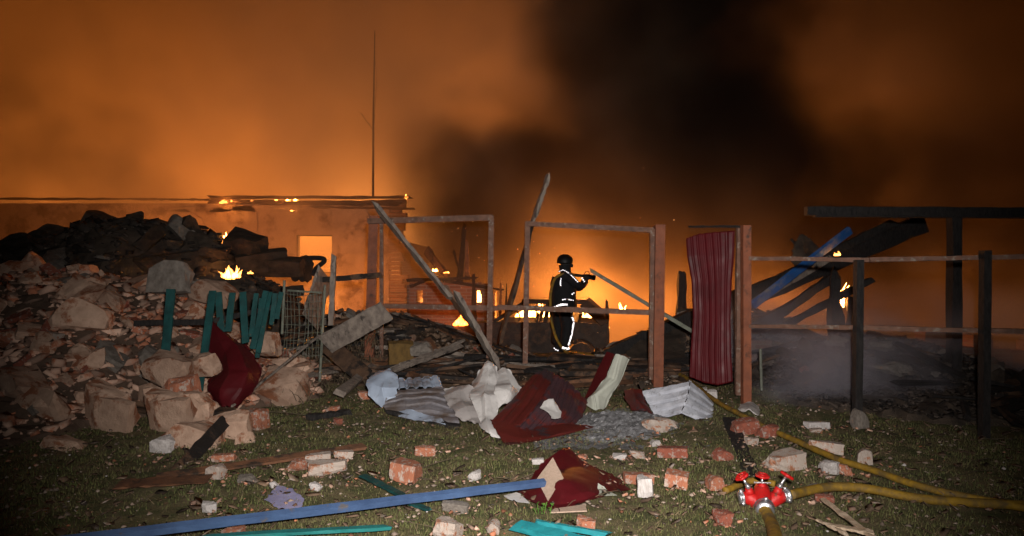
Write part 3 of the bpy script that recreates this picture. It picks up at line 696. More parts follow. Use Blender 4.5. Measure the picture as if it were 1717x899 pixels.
# ---------------------------------------------------------------- gates and fence
def post(name, pb, pt, w_, m, label, depth=None, cap=None):
    mb = MB(); mb.beam(pb, pt, w_, depth or w_, 8, .002, up=(0,1,0)); o = mb.build(name, m); tag(o, label, 'post'); return o
post('gate_post', P(619,622,10.7), P(627.5,362,10.7), .15, M['post'], 'thick red-brown steel post at the left of the gate, behind the leaning plank', .12)
post('gate_post', P(1102,648,9.2), P(1105.5,377,9.2), .135, M['post'], 'thick red-brown steel post at the right of the gate')
post('gate_post', P(1251,678,8.05), P(1250.5,378,8.05), .095, M['post'], 'red-brown steel post right of the hanging maroon sheet')
post('fence_post', P(1437,712,7.0), P(1440,436,7.0), .075, M['char_wood'], 'blackened post at the right end of the open fence bay')
post('fence_post', P(1650,735,6.5), P(1652,420,6.5), .075, M['char_wood'], 'blackened post at the far right edge of the picture')
def leaf(label, bars):
    e = empty('gate_leaf', bars[0][0].xy.to_3d(), label, 'gate')
    for nm, a, b_, r in [(['stile','rail'][abs((b_-a).z) < abs((b_-a).x)], a, b_, r) for a, b_, r in bars]:
        mb = MB(); mb.beam(a, b_, r*2, r*2, 6, .003); mb.build(nm, M['rust'], e)
    return e
leaf('left gate leaf, an empty rusty frame of square tube', [(P(820,600,10.0),P(824,362,10.0),.040),(P(618,371,10.62),P(826,365,10.02),.042),(P(645,513,10.5),P(836,517,10.0),.036),(P(640,600,10.62),P(640,364,10.62),.03)])
leaf('right gate leaf, an empty rusty frame standing in front of the firefighter', [(P(880,634,9.8),P(884.5,372,9.8),.038),(P(1092,636,9.22),P(1094,384,9.22),.036),(P(882,375,9.8),P(1096,386,9.2),.034),(P(836,515,9.82),P(1092,524,9.22),.036)])
e = empty('fence_bay', P(1240,640,8.3).xy.to_3d(), 'empty fence frame of thin bent rails right of the maroon sheet', 'fence')
for nm, a, b_, r, k in [('rail',(1257,433,8.0),(1459,436,6.98),.022,1),('rail',(1459,436,6.98),(1717,430,6.45),.022,1),('rail',(1257,547,8.0),(1437,549,7.02),.022,1),('rail',(1437,549,7.02),(1717,556,6.45),.022,1),('stile',(1237,662,8.2),(1239,382,8.2),.030,0),('rail',(1155,380,8.85),(1250,380,8.12),.012,1)]:
    mb = MB(); a, b_ = P(*a), P(*b_); mb.beam(a, b_, r*2, r*2, 8, .005, sag=.0); mb.build(nm, M['rust'] if r > .015 else M['char_wood'], e)

# ---------------------------------------------------------------- sheet metal
def tri(x): return abs((x % 1)*2-1)*2-1
def sheet(name, rows, m, label, cat, n=26, amp=.02, freq=3.0, seed=0, ridges=None, th=.0015, parent=None, hem=0.0, smooth=False, obj_m2=None):
    """rows of (px, py, Y) control points -> crumpled sheet with real thickness"""
    r = random.Random(seed); rows = [[P(*c) for c in row] for row in rows]
    nr, nc = len(rows), len(rows[0])
    dirs = [(Vector([r.uniform(-1, 1) for _ in range(3)]).normalized()*freq*r.uniform(.25, .62), r.random(), r.uniform(.5, 1)) for _ in range(4)]
    n = int(n*1.7); nu = n; nv = n; pts = []
    for j in range(nv+1):
        v = j/nv*(nr-1); j0 = min(int(v), nr-2); tv = v-j0
        for i in range(nu+1):
            u = i/nu*(nc-1); i0 = min(int(u), nc-2); tu = u-i0
            a, b_, c, d = rows[j0][i0], rows[j0][i0+1], rows[j0+1][i0], rows[j0+1][i0+1]
            pts.append(a.lerp(b_, tu).lerp(c.lerp(d, tu), tv))
    W_ = nu+1; out = []
    for j in range(nv+1):
        for i in range(nu+1):
            p = pts[j*W_+i]; du = pts[j*W_+min(i+1, nu)]-pts[j*W_+max(i-1, 0)]; dv = pts[min(j+1, nv)*W_+i]-pts[max(j-1, 0)*W_+i]
            nm = du.cross(dv); nm = nm.normalized() if nm.length > 1e-9 else Vector((0, -1, 0))
            f_ = sum(tri(p.dot(d)+ph)*a for d, ph, a in dirs)/3
            f_ = f_*2.0+noise.noise(p*7+Vector((seed, 0, 0)))*.16
            if ridges:
                ax, cnt, ra = ridges; t = (i/nu if ax == 0 else j/nv)*cnt
                f2 = max(-.35, min(1, 2.2*math.cos(2*math.pi*t)-.6))*ra
            else: f2 = 0
            q = p+nm*(f_*amp+f2)
            edge = i in (0, nu) or j in (0, nv)
            if edge: q += Vector([noise.noise(p*14+Vector((k*9, seed, 0))) for k in range(3)])*amp*.9
            q.z = max(q.z, .008+dip(q.y)); out.append(q)
    mb = MB(); mb.v = [tuple(x) for x in out]; mb.f = [(j*W_+i, j*W_+i+1, (j+1)*W_+i+1, (j+1)*W_+i) for j in range(nv) for i in range(nu)]
    me = mb.mesh(name); o = link(name, me, m, parent, smooth)
    sd = o.modifiers.new('thickness', 'SOLIDIFY'); sd.thickness = th
    if label: tag(o, label, cat)
    return o
sheet('corrugated_sheet', [[(1150,400,8.85),(1172,392,8.8),(1200,389,8.7),(1232,387,8.6)],[(1152,430,8.8),(1175,430,8.75),(1203,430,8.65),(1231,430,8.6)],[(1159,470,8.8),(1180,470,8.75),(1204,470,8.65),(1227,470,8.6)],[(1162,530,8.75),(1182,530,8.7),(1204,530,8.6),(1225,530,8.55)],
      [(1158,590,8.7),(1180,590,8.65),(1203,590,8.55),(1226,590,8.5)],[(1157,632,8.6),(1182,642,8.6),(1204,646,8.5),(1229,640,8.45)]], M['maroon'], 'maroon profiled roofing sheet hanging upright between two posts', 'roofing sheet', 54, .004, 1.0, 3, (0, 7, .010), smooth=True)
sheet('crumpled_sheet', [[(350,535,8.3),(353,537,8.3),(358,541,8.3),(364,548,8.3)],[(353,590,8.1),(375,585,7.95),(398,580,7.9),(412,577,8.1)],[(356,622,7.9),(385,628,7.6),(415,625,7.6),(440,624,7.9)],[(350,648,7.7),(375,655,7.5),(405,652,7.5),(432,645,7.7)],[(375,672,7.6),(380,678,7.5),(384,684,7.45),(392,676,7.5)]],
      M['maroon'], 'crumpled maroon sheet lying against the teal pickets', 'metal sheet', 30, .045, 2.6, 5)
e = empty('torn_metal_sheet', G(700,708,0), 'crumpled bluish grey metal sheet on the grass left of the white one', 'metal sheet')
sheet('crushed_fold', [[(630,624,8.2),(650,620,8.1),(668,630,8.0)],[(617,645,7.9),(640,645,7.65),(669,648,7.75)],[(622,668,7.7),(640,662,7.6),(662,664,7.6)],[(636,684,7.6),(648,680,7.55),(660,676,7.6)]], M['zinc_blue'], None, None, 22, .035, 5.0, 8, parent=e)
sheet('ribbed_strip', [[(666,634,8.15),(700,632,8.2),(736,630,8.25)],[(668,652,7.85),(705,650,7.9),(744,650,7.95)]], M['zinc_blue'], None, None, 26, .012, 5.0, 9, (0, 5, .016), parent=e)
sheet('fanned_sheet', [[(648,666,7.65),(668,652,7.85),(705,650,7.9),(745,650,7.9)],[(645,682,7.55),(680,676,7.45),(720,672,7.5),(762,682,7.35)],[(650,694,7.45),(692,704,7.15),(735,708,7.05),(771,712,6.95)]], M['zinc_dirty'], None, None, 30, .020, 4.0, 11, (1, 5, .012), parent=e)
sheet('bent_lip', [[(646,680,7.55),(690,688,7.3),(742,702,7.05)],[(652,694,7.45),(692,704,7.12),(748,712,6.95)]], M['zinc_blue'], None, None, 18, .012, 5.0, 12, parent=e)
e = empty('torn_metal_sheet', G(830,735,0), 'torn and twisted white metal sheet between the blue-grey and maroon sheets', 'metal sheet')
sheet('left_flap', [[(744,656,7.7),(768,645,7.8),(793,648,7.6)],[(750,676,7.4),(772,666,7.35),(797,680,7.2)],[(774,706,6.95),(792,706,6.85),(808,714,6.75)]], M['zinc_grey'], None, None, 22, .030, 5.0, 12, parent=e)
sheet('middle_fold', [[(793,645,7.9),(821,614,8.0),(843,640,7.8)],[(788,662,7.35),(812,656,7.2),(838,668,7.25)],[(799,700,6.9),(815,704,6.75),(834,690,6.95)],[(806,718,6.7),(824,730,6.5),(848,746,6.32)]], M['zinc_white'], None, None, 32, .040, 4.5, 17, parent=e)
sheet('right_wing', [[(832,622,8.0),(847,615,7.95),(862,632,7.8)],[(830,656,7.35),(856,648,7.4),(881,655,7.6)],[(828,688,6.95),(842,680,7.1),(856,668,7.35)]], M['zinc_white'], None, None, 26, .030, 4.5, 23, parent=e)
sheet('curled_end', [[(790,640,8.05),(806,622,8.1),(826,614,8.05)],[(780,655,7.7),(800,646,7.65),(822,640,7.7)]], M['zinc_grey'], None, None, 16, .035, 6, 29, parent=e)
e = empty('folded_roofing_sheet', G(915,745,0), 'large folded maroon roofing sheet with a scorched purple panel right of the white sheet', 'roofing sheet')
sheet('upper_panel', [[(893,630,7.7),(915,618,7.85),(932,628,7.8)],[(860,668,7.2),(880,672,7.05),(900,680,6.95)],[(824,706,6.75),(845,715,6.6),(866,722,6.5)]], M['maroon_scuffed'], None, None, 24, .010, 3.0, 21, (0, 3, .007), parent=e)
sheet('scorched_panel', [[(932,628,7.8),(955,642,7.85),(986,674,7.75)],[(900,680,6.95),(940,690,7.05),(976,702,7.2)],[(866,722,6.5),(905,728,6.6),(950,726,6.7)]], M['scorched'], None, None, 30, .014, 3.4, 22, (0, 6, .009), parent=e)
sheet('lower_panel', [[(822,706,6.74),(866,712,6.58),(940,712,6.8),(1011,714,6.93)],[(834,728,6.4),(875,732,6.32),(935,727,6.5),(978,722,6.75)],[(849,748,6.17),(875,744,6.22),(905,738,6.33),(950,729,6.55)]], M['maroon_scuffed'], None, None, 30, .016, 3.2, 24, parent=e)
sheet('paint_scar', [[(913,672,6.88),(921,668,6.95),(928,668,6.97),(930,672,6.98)],[(905,684,6.78),(915,682,6.85),(930,680,6.88),(937,682,6.9)],[(920,692,6.75),(928,692,6.76),(936,692,6.8),(941,690,6.85)],[(925,702,6.62),(930,703,6.64),(936,702,6.66),(940,700,6.7)]],
      M['zinc_white'], 'white scrap stuck on the scorched panel of the large maroon roofing sheet', 'metal scrap', 10, .01, 4, 2)
e = empty('folded_flashing', G(1000,688,0), 'folded strip with a maroon face and a cream back standing on edge', 'metal strip')
sheet('maroon_face', [[(1018,590,8.3),(1031,594,8.15)],[(1000,625,8.2),(1016,632,8.0)],[(980,668,7.9),(985,668,7.85)]], M['maroon'], None, None, 10, .006, 3, 3, parent=e)
sheet('cream_face', [[(1031,594,8.15),(1040,594,8.1),(1057,602,8.2)],[(1016,632,8.0),(1030,636,7.9),(1040,642,8.0)],[(983,670,7.85),(995,662,7.7),(1024,668,7.85)],[(978,677,7.8),(1000,688,7.6),(1016,686,7.75)]], M['cream'], None, None, 16, .012, 3, 5, (0, 2, .008), parent=e)
e = empty('profiled_metal_bundle', G(1140,700,0), 'bent white profiled sheet standing like an open book', 'roofing sheet')
sheet('left_face', [[(1075,655,7.8),(1118,646,7.62),(1158,637,7.45)],[(1087,678,7.6),(1125,672,7.4),(1153,664,7.25)],[(1100,702,7.4),(1122,698,7.3),(1142,692,7.15)]], M['zinc_corr'], None, None, 44, .006, 4, 5, (1, 4, .018), parent=e)
sheet('right_face', [[(1158,637,7.45),(1178,655,7.65),(1195,674,7.85)],[(1153,664,7.25),(1172,675,7.4),(1195,690,7.6)],[(1142,692,7.15),(1168,702,7.2),(1194,709,7.3)]], M['zinc_corr'], None, None, 44, .006, 4, 9, (1, 4, .018), parent=e)
sheet('crumpled_sheet', [[(1046,655,7.8),(1060,652,7.75),(1075,652,7.7)],[(1050,675,7.6),(1068,672,7.45),(1082,676,7.5)],[(1066,690,7.4),(1080,690,7.3),(1095,700,7.2)]], M['maroon_scuffed'], 'small curled maroon sheet leaning on the white profiled one', 'metal sheet', 16, .025, 4, 7)
sheet('crumpled_sheet', [[(912,772,5.45),(930,760,5.6),(945,752,5.75),(958,757,5.75),(968,768,5.7)],[(890,800,5.15),(915,792,5.25),(945,785,5.3),(975,785,5.45),(998,794,5.5)],[(866,824,4.92),(900,822,4.85),(940,812,4.85),(990,805,5.1),(1035,808,5.2)],[(885,842,4.72),(912,845,4.65),(945,838,4.68),(985,825,4.8),(1058,830,4.93)],[(905,852,4.62),(920,858,4.55),(938,862,4.5),(962,854,4.58),(998,840,4.75)]],
      M['maroon'], 'crumpled maroon sheet in the foreground under the end of the blue pole', 'metal sheet', 36, .024, 4.0, 31)
sheet('metal_scrap', [[(1003,808,5.0),(1012,815,4.95)],[(1004,842,4.78),(1034,842,4.8)]], M['cream'], 'pale torn flap at the right end of the foreground maroon sheet', 'metal scrap', 8, .01, 4, 3)
sheet('metal_scrap', [[(845,838,4.8),(866,830,4.86),(872,834,4.84)],[(852,844,4.72),(872,850,4.66),(887,852,4.64)]], M['zinc_white'], 'bright white scrap beside the foreground maroon sheet, under the blue pole', 'metal scrap', 10, .012, 5, 4)
sheet('tan_board', [[(927,768,5.12),(945,803,4.9)],[(900,805,4.93),(919,841,4.66)]], M['card'], 'tan diamond shaped board standing at the tip of the blue pole', 'board', 6, .003, 1, 3, th=.008)
sheet('tan_board', [[(930,862,4.52),(981,852,4.6)],[(922,870,4.45),(984,868,4.48)]], M['card'], 'flat tan board scrap below the foreground maroon sheet', 'board', 6, .004, 2, 8, th=.008)
sheet('plastic_wrap', [[(462,825,5.0),(470,822,5.02),(490,832,4.95)],[(452,842,4.85),(472,838,4.88),(503,848,4.8)],[(446,858,4.72),(475,866,4.6),(509,856,4.7)],[(470,876,4.5),(490,878,4.48),(502,876,4.5)]], M['lav'], 'crumpled lavender plastic wrap caught under the blue pole', 'plastic', 18, .03, 6, 14, th=.0008)
sheet('metal_scrap', [[(1075,655,7.86),(1085,650,7.86)],[(1070,640,8.0),(1078,640,8.0)]], M['char'], 'dark bent scrap above the small curled maroon sheet', 'metal scrap', 5, .01, 4, 3)
sheet('curled_plaster', [[(1242,680,7.9),(1262,676,8.0),(1272,690,7.85)],[(1240,694,7.6),(1255,692,7.5),(1272,700,7.4)]], M['white_stone'], 'curled grey scrap at the foot of the right red-brown post', 'scrap', 12, .03, 5, 3, th=.012)

# ---------------------------------------------------------------- poles and planks
def plank(name, a, b_, w_, h, m, label, cat='plank', jit=.004, roll=0, n=12, taper=1.0, rag=.03, up=None, group=None):
    mb = MB(); mb.beam(a, b_, w_, h, n, jit, roll, taper, ragged=rag, up=up); o = mb.build(name, m); return tag(o, label, cat, group)
plank('blue_pole', G(-60,928,.12), G(913,809,.09), .045, .045, M['blue_pole'], 'long blue painted square pole lying across the foreground', 'pole', .0015, .35, 20, rag=.001)
plank('leaning_plank', P(628,342,10.1), P(752,497,9.75), .18, .05, M['old_wood'], 'long weathered plank leaning across the left gate leaf', jit=.012, roll=1.2, rag=.09, up=(0,1,0))
plank('leaning_plank', P(762,488,9.7), P(836,614,9.45), .17, .06, M['old_wood'], 'knotty grey plank carrying on down from the long leaning one', jit=.012, roll=1.2, rag=.09, up=(0,1,0))
plank('leaning_plank', P(744,480,9.85), P(800,555,9.7), .14, .05, M['dark_wood'], 'dark plank behind the middle of the long leaning plank', jit=.012, roll=1.1, rag=.09, up=(0,1,0))
plank('leaning_plank', P(919,298,10.3), P(893,372,10.35), .13, .045, M['old_wood'], 'tall grey plank top sticking up above the right gate leaf', jit=.010, roll=1.3, rag=.12, up=(0,1,0))
plank('leaning_plank', P(893,372,10.36), P(838,574,10.6), .14, .045, M['dark_wood'], 'darker lower length of the tall plank behind the gate', jit=.012, roll=1.3, rag=.05, up=(0,1,0))
plank('wide_board', P(545,578,9.2), P(648,521,8.9), .30, .03, M['old_wood'], 'wide grey board with a pale cut end lying on the left rubble', jit=.006, roll=-.95, rag=.015)
plank('wide_board', P(548,576,9.5), P(612,632,9.0), .26, .03, M['dark_wood'], 'brown board sloping down right from the wide grey board', jit=.006, roll=.7)
plank('wide_board', P(520,540,9.9), P(545,460,10.3), .55, .03, M['old_wood'], 'broad grey panel leaning behind the thin mesh fence', 'panel', jit=.01, roll=1.4, up=(0,1,0))
plank('thin_rod', P(388,682,7.4), P(535,563,8.9), .022, .022, M['old_wood'], 'thin grey batten sloping up from the crumpled maroon sheet', 'batten', .002)
plank('wooden_stake', P(555,548,9.6), P(560,428,9.7), .075, .06, M['old_wood'], 'upright grey stake in front of the house window', 'stake', .005, up=(0,1,0))
plank('wooden_stake', P(532,470,10.2), P(640,461,10.3), .05, .08, M['dark_wood'], 'horizontal batten between the grey stake and the left gate post', 'batten', .005)
plank('leaning_pipe', P(990,453,9.9), P(1162,556,9.4), .05, .05, M['pipe'], 'grey-green pipe leaning through the right gate leaf', 'pipe', .002, n=8)
plank('charred_beam', P(1018,600,11.4), P(1256,492,12.0), .16, .30, M['char_wood'], 'thick black beam rising right from the burnt car', 'beam', .02, rag=.1)
plank('charred_beam', P(1225,512,12.0), P(1545,374,12.6), .16, .34, M['char_wood'], 'thick black beam sloping up to the right edge', 'beam', .02, rag=.1)
plank('charred_beam', P(1255,562,11.3), P(1400,462,11.4), .10, .14, M['char_wood'], 'thin black rafter sloping up below the blue board', 'rafter', .012, rag=.06)
plank('charred_beam', P(1220,532,11.6), P(1395,430,11.9), .08, .11, M['old_wood'], 'grey rafter alongside the blue board', 'rafter', .012, rag=.06)
plank('blue_board', P(1262,512,10.9), P(1425,386,11.0), .14, .05, M['blue'], 'board with flaking blue paint sloping up at the right', 'board', .003, roll=.5, rag=.02, up=(0,1,0))
for a, b_, ww, hh, lb in [((1150,600,11.0),(1330,512,11.3),.10,.12,'charred rafter low behind the maroon hanging sheet'),((1290,560,10.6),(1459,470,10.9),.07,.10,'charred batten sloping up between the burning stump and the posts'),
        ((1060,640,10.3),(1210,590,10.6),.14,.05,'scorched board on the debris left of the maroon hanging sheet'),((1300,470,11.8),(1500,372,12.0),.09,.14,'grey-black rafter lying along the upper thick beam'),((1330,405,12.3),(1385,455,12.1),.10,.05,'short charred board crossing behind the blue board'),((1275,600,10.0),(1430,575,10.3),.10,.07,'blackened beam on top of the smouldering rubble')]:
    plank('charred_beam', P(*a), P(*b_), ww, hh, M['char_wood'], lb, 'beam', .014, rag=.1)
ge = empty('roof_remnant', P(1560,600,9.0).xy.to_3d(), 'black horizontal beam jutting in above the right fence bay', 'beam')
mb = MB(); mb.beam(P(1351,354,9.0), P(1760,356,9.0), .13, .115, 16, .006); mb.build('beam', M['char_wood'], ge)
mb = MB(); mb.beam(P(1366,361,9.03), P(1760,363,9.03), .12, .05, 12, .006); mb.build('purlin', M['char_wood'], ge)
mb = MB(); mb.beam(P(1600,663,9.05), P(1600,360,9.05), .13, .13, 6, .008, up=(0,1,0)); mb.build('upright', M['char_wood'], ge)
plank('burnt_stump', P(1403,640,10.4), P(1400,452,10.9), .24, .2, M['char_wood'], 'tall charred stump burning at its top behind the right fence bay', 'stump', .03, n=9, taper=.5, rag=.12, up=(0,1,0))
plank('burnt_stump', P(1428,640,10.4), P(1424,505,10.9), .16, .14, M['char_wood'], 'shorter charred stump right of the burning one', 'stump', .03, n=7, taper=.6, rag=.1, up=(0,1,0))
plank('burnt_post', P(1141,585,13.5), P(1143,458,13.5), .18, .16, M['char_wood'], 'scorched stub post in the smoke left of the maroon sheet', 'post', .02, n=6, taper=.8, rag=.08, up=(0,1,0))
plank('standpipe', P(1017,575,14.2), P(1018,505,14.2), .09, .09, M['char_wood'], 'small dark standpipe in the fire right of the firefighter', 'standpipe', .02, n=5, taper=.5, up=(0,1,0))
sheet('burnt_sheet', [[(1330,410,11.9),(1345,392,12),(1362,405,12)],[(1326,440,11.9),(1350,425,11.7),(1372,420,12)],[(1340,450,12),(1362,446,11.8),(1376,440,12)]], M['char'], 'blackened bent sheet hanging in the smoke left of the blue board', 'metal sheet', 14, .05, 2, 6)
sheet('burnt_sheet', [[(1036,598,10.9),(1075,570,11.4),(1150,545,11.6)],[(1050,612,10.6),(1095,598,10.8),(1150,590,11.0)],[(1075,628,10.2),(1110,628,10.2),(1150,622,10.3)]], M['char'], 'scorched roofing felt draped on the debris left of the maroon sheet', 'roofing sheet', 20, .06, 2, 16)
plank('brown_board', G(262,800,.04), G(612,748,.05), .10, .02, M['brown_wood'], 'long brown board lying on the grass in front of the brick heap', jit=.004, roll=.2)
plank('brown_board', G(200,812,.04), G(352,802,.04), .22, .012, M['brown_wood'], 'short wide brown board at the near corner of the brick heap', jit=.006)
plank('dark_board', P(290,800,5.4), P(378,705,6.5), .12, .03, M['dark_wood'], 'dark board sloping from the brick heap onto the grass', jit=.006, roll=.8)
plank('teal_board', G(608,797,.04), G(676,831,.045), .055, .018, M['teal'], 'thin teal batten pointing at the blue pole', 'batten', .002)
plank('teal_board', G(676,840,.03), G(722,855,.03), .045, .016, M['teal'], 'short end of teal batten showing below the blue pole', 'batten', .002)
plank('teal_board', G(340,901,.05), G(650,884,.05), .055, .02, M['teal_bright'], 'long teal batten lying along the bottom edge', 'batten', .002)
plank('turquoise_board', G(864,880,.06), G(1075,932,.06), .085, .03, M['turq'], 'bright turquoise board at the bottom centre', 'board', .003, .2)
plank('turquoise_board', G(900,876,.07), G(1020,897,.06), .03, .03, M['turq'], 'narrow turquoise batten behind the turquoise board', 'batten', .002)
plank('charred_plank', P(1262,806,5.25), P(1222,702,7.2), .13, .035, M['char_wood'], 'black charred plank pointing away behind the red hose divider', jit=.008)
plank('charred_plank', P(520,700,7.2), P(590,690,7.5), .10, .05, M['char_wood'], 'short black plank on the grass left of the blue-grey sheet', jit=.01)
plank('charred_plank', P(650,690,7.45), P(770,716,6.9), .07, .045, M['char_wood'], 'black batten under the front edge of the blue-grey sheet', jit=.008)
plank('charred_plank', P(840,606,11.2), P(1060,618,10.7), .16, .05, M['brown_wood'], 'long scorched brown board at the firefighter\'s feet', jit=.012)
plank('charred_plank', P(870,618,10.6), P(1090,635,10.1), .12, .06, M['brown_wood'], 'second scorched brown board in front of the firefighter', jit=.012)
plank('charred_plank', P(860,632,10.0), P(1010,652,9.4), .10, .05, M['dark_wood'], 'dark board just behind the large maroon sheet', jit=.012)
plank('charred_plank', P(990,640,9.7), P(1100,650,9.3), .14, .04, M['brown_wood'], 'reddish board behind the folded flashing', jit=.01)
plank('split_plank', P(664,618,9.0), P(768,580,9.8), .13, .02, M['old_wood'], 'pale split plank lying on debris behind the blue-grey sheet', jit=.012, roll=.5, rag=.12)
plank('split_plank', P(680,612,9.0), P(775,572,9.9), .06, .02, M['old_wood'], 'splinter beside the pale split plank behind the gate', jit=.01, roll=.3, rag=.12)
for i, (a, b_, ww) in enumerate([((1378,836,4.75),(1470,905,4.0),.034),((1370,872,4.4),(1420,895,4.2),.018),((1390,880,4.4),(1462,893,4.2),.05)]):
    plank('splintered_wood', G(a[0], a[1], .06), G(b_[0], b_[1], .09), ww, .012, M['pale_wood'], ['longest pale splinter at the bottom right corner','thin pale splinter at the bottom right corner','broad pale splinter lying under the longest one'][i], 'splinter', jit=.004, taper=1.4, rag=.03)
# teal picket fence, broken
pe = empty('picket_fence', P(400,620,8.6).xy.to_3d(), 'broken teal picket fence leaning over the brick rubble', 'fence')
for a, b_, ww in [((287,485,8.0),(278,590,7.9),.105),((357,488,8.1),(334,655,7.6),.085),((366,490,8.5),(372,560,8.4),.085),((390,491,8.5),(383,556,8.4),.08),((407,490,8.5),(412,575,8.3),.085),((430,492,8.6),(421,565,8.5),.06),((446,488,8.55),(424,585,8.3),.07),((453,490,8.6),(433,592,8.3),.06),((462,492,8.65),(455,545,8.6),.06),((472,490,8.7),(464,535,8.6),.06),((438,500,8.6),(432,600,8.4),.05)]:
    mb = MB(); mb.beam(P(*a), P(*b_), .02, ww, 5, .003, up=(1,0,0)); mb.build('picket', M['teal'], pe)
mb = MB(); mb.beam(P(225,542,8.2), P(350,540,8.35), .04, .07, 6, .004); mb.build('rail', M['char_wood'], pe)
mb = MB(); mb.beam(P(350,540,8.4), P(472,512,8.7), .04, .06, 6, .004); mb.build('rail', M['char_wood'], pe)
# thin steel posts with mesh
for px0, py0, px1, py1, Y, lb in [(473,560,477,470,9.0,'thin green steel post left of the mesh panel'),(536,640,545,478,9.2,'thin green steel post right of the mesh panel'),(1277,655,1275,585,8.6,'short thin rod standing in the smoke right of the posts')]:
    mb = MB(); mb.tube([P(px0,py0,Y), P((px0+px1)/2,(py0+py1)/2,Y), P(px1,py1,Y)], .018, 8); tag(mb.build('steel_post', M['pipe']), lb, 'post')
mb = MB()
for i in range(13):
    t = i/12; mb.tube([P(476+66*t, 488+R.uniform(-2,2), 9.1), P(480+60*t+R.uniform(-4,4), 545, 9.05), P(474+66*t, 600, 9.0)], .003, 4, False)
for j in range(9):
    y = 492+j*13; mb.tube([P(475, y, 9.08), P(508, y+R.uniform(-3,5), 9.05), P(540, y, 9.1)], .003, 4, False)
mb.tube([P(482,487,9.1), P(540,491,9.15)], .014, 6)
tag(mb.build('wire_mesh_panel', M['pipe']), 'sagging wire mesh panel between two thin posts on the rubble', 'mesh panel')
# bent pipe against the lit window
mb = MB(); mb.tube(spline([P(498,446,13), P(512,434,13), P(538,433,13), P(544,438,13), P(530,450,13), P(524,462,13)], 4), .045, 8); tag(mb.build('bent_pipe', M['char_wood'], smooth=True), 'bent black pipe silhouetted against the glowing window', 'pipe')
sheet('burnt_box', [[(497,437,13),(515,434,13),(520,440,13)],[(490,455,12.8),(505,452,12.6),(518,455,12.9)],[(490,470,12.8),(508,470,12.7),(516,470,12.9)]], M['char'], 'charred lump at the end of the bent pipe', 'debris', 10, .05, 3, 6, th=.05)
for px, py, sx, sz, lb in [(408,410,.62,.42,'square black lump on top of the debris heap beside the flame'),(345,412,.55,.40,'rounded black lump left of the heap flame'),(440,437,.7,.4,'black lump halfway down the right side of the debris heap'),(470,446,.8,.35,'long black lump at the right foot of the debris heap'),(275,412,.4,.35,'black lump at the far left of the debris heap')]:
    c = P(px, py, 12.7); o = piece('burnt_lump', ROCKS[px % 10], M['char'], c, (R.uniform(-.3,.3), R.uniform(-.3,.3), R.uniform(-.4,.4)), (sx*1.25, .5, sz*1.6)); tag(o, lb, 'debris')

# ---------------------------------------------------------------- hose divider and hoses
de = empty('hose_divider', G(1277,862,0), 'red three way hose divider with handwheels, on the grass', 'hose divider')
DY = 4.62
def D(px, py, dy=0): return P(px, py, DY+dy)
mb = MB()
ctr = D(1278,838,.02)
mb.tube([D(1281,856,-.08), D(1279,845,-.03), D(1278,832,.03), D(1277,820,.10), D(1276,813,.12)], [.050,.056,.062,.052,.040], 18)
mb.tube([D(1280,848,0), D(1268,842,.0), D(1256,834,.02), D(1247,834,.02)], [.04,.046,.050,.036], 16)
mb.tube([D(1278,845,.02), D(1291,842,.02), D(1303,834,.02), D(1314,832,.02)], [.04,.046,.050,.038], 16)
mb.tube([D(1257,828,.01), D(1255,818,.01)], [.034,.022], 12); mb.tube([D(1303,828,.01), D(1306,817,.01)], [.034,.022], 12); mb.tube([D(1278,822,.06), D(1278,810,.06)], [.034,.022], 12)
mb.build('body', M['red'], de, True)
for a, b_, k in [((1256,819,0),(1245,801,.0),0),((1278,811,.05),(1278,800,.06),1),((1306,818,0),(1318,799,0),2)]:
    mb = MB(); mb.tube([D(*a), D(*b_)], .0095, 10); mb.tube([D(*a), Vector(D(*a)).lerp(D(*b_), .35)], .016, 10); mb.build('spindle', M['alu'], de, True)
    c = D(*b_); ax = (D(*b_)-D(*a)).normalized()
    if k == 1: ax = (ax+Vector((0,-.35,0))).normalized()
    u = ax.cross(Vector((0, 1, 0))).normalized(); v = ax.cross(u); mb = MB()
    rim = [c+ax*.01+(u*math.cos(t)+v*math.sin(t))*.036*(1+.10*math.cos(5*t)) for t in np.linspace(0, 2*math.pi, 31)]
    mb.tube(rim, .011, 8, False)
    for q in range(5): t = q*2*math.pi/5; mb.tube([c+ax*.008, c+ax*.01+(u*math.cos(t)+v*math.sin(t))*.036], .008, 6)
    mb.tube([c-ax*.004, c+ax*.02], .014, 10); mb.build('handwheel', M['red'], de, True)
mb = MB(); mb.tube([D(1264,809,.03), D(1292,810,.03)], .006, 8); mb.build('tie_bar', M['alu'], de)
for a, b_, r in [((1247,834,.02),(1238,835,.02),.046),((1314,832,.02),(1325,830,.02),.046),((1281,849,-.04),(1283,858,-.12),.066)]:
    a, b_ = D(*a), D(*b_); mb = MB(); mb.tube([a, a.lerp(b_, .25), a.lerp(b_, .3), a.lerp(b_, .6), a.lerp(b_, .65), b_], [r*.8, r, r*.86, r*.86, r, r*.85], 22)
    ax = (b_-a).normalized(); u = ax.cross(Vector((0,0,1))).normalized(); v = ax.cross(u)
    for q in range(3): t = q*2.09+.4; c = a.lerp(b_, .45)+(u*math.cos(t)+v*math.sin(t))*r*1.02; mb.box(c, (.022,.022,.022))
    mb.build('coupling', M['alu'], de, True)
def hose(label, pts, r):
    mb = MB(); sp = spline(pts, 10); mb.tube(sp, r, 12, flat=.92); tag(mb.build('fire_hose', M['hose'], smooth=True), label, 'hose')
hose('yellow hose running from the front of the red divider towards the camera', [D(1282,856,-.10), P(1290,872,4.38), P(1298,898,4.08)+Vector((0,0,.02)), P(1300,950,3.6)+Vector((0,0,.06)), P(1290,1100,2.9)], .042)
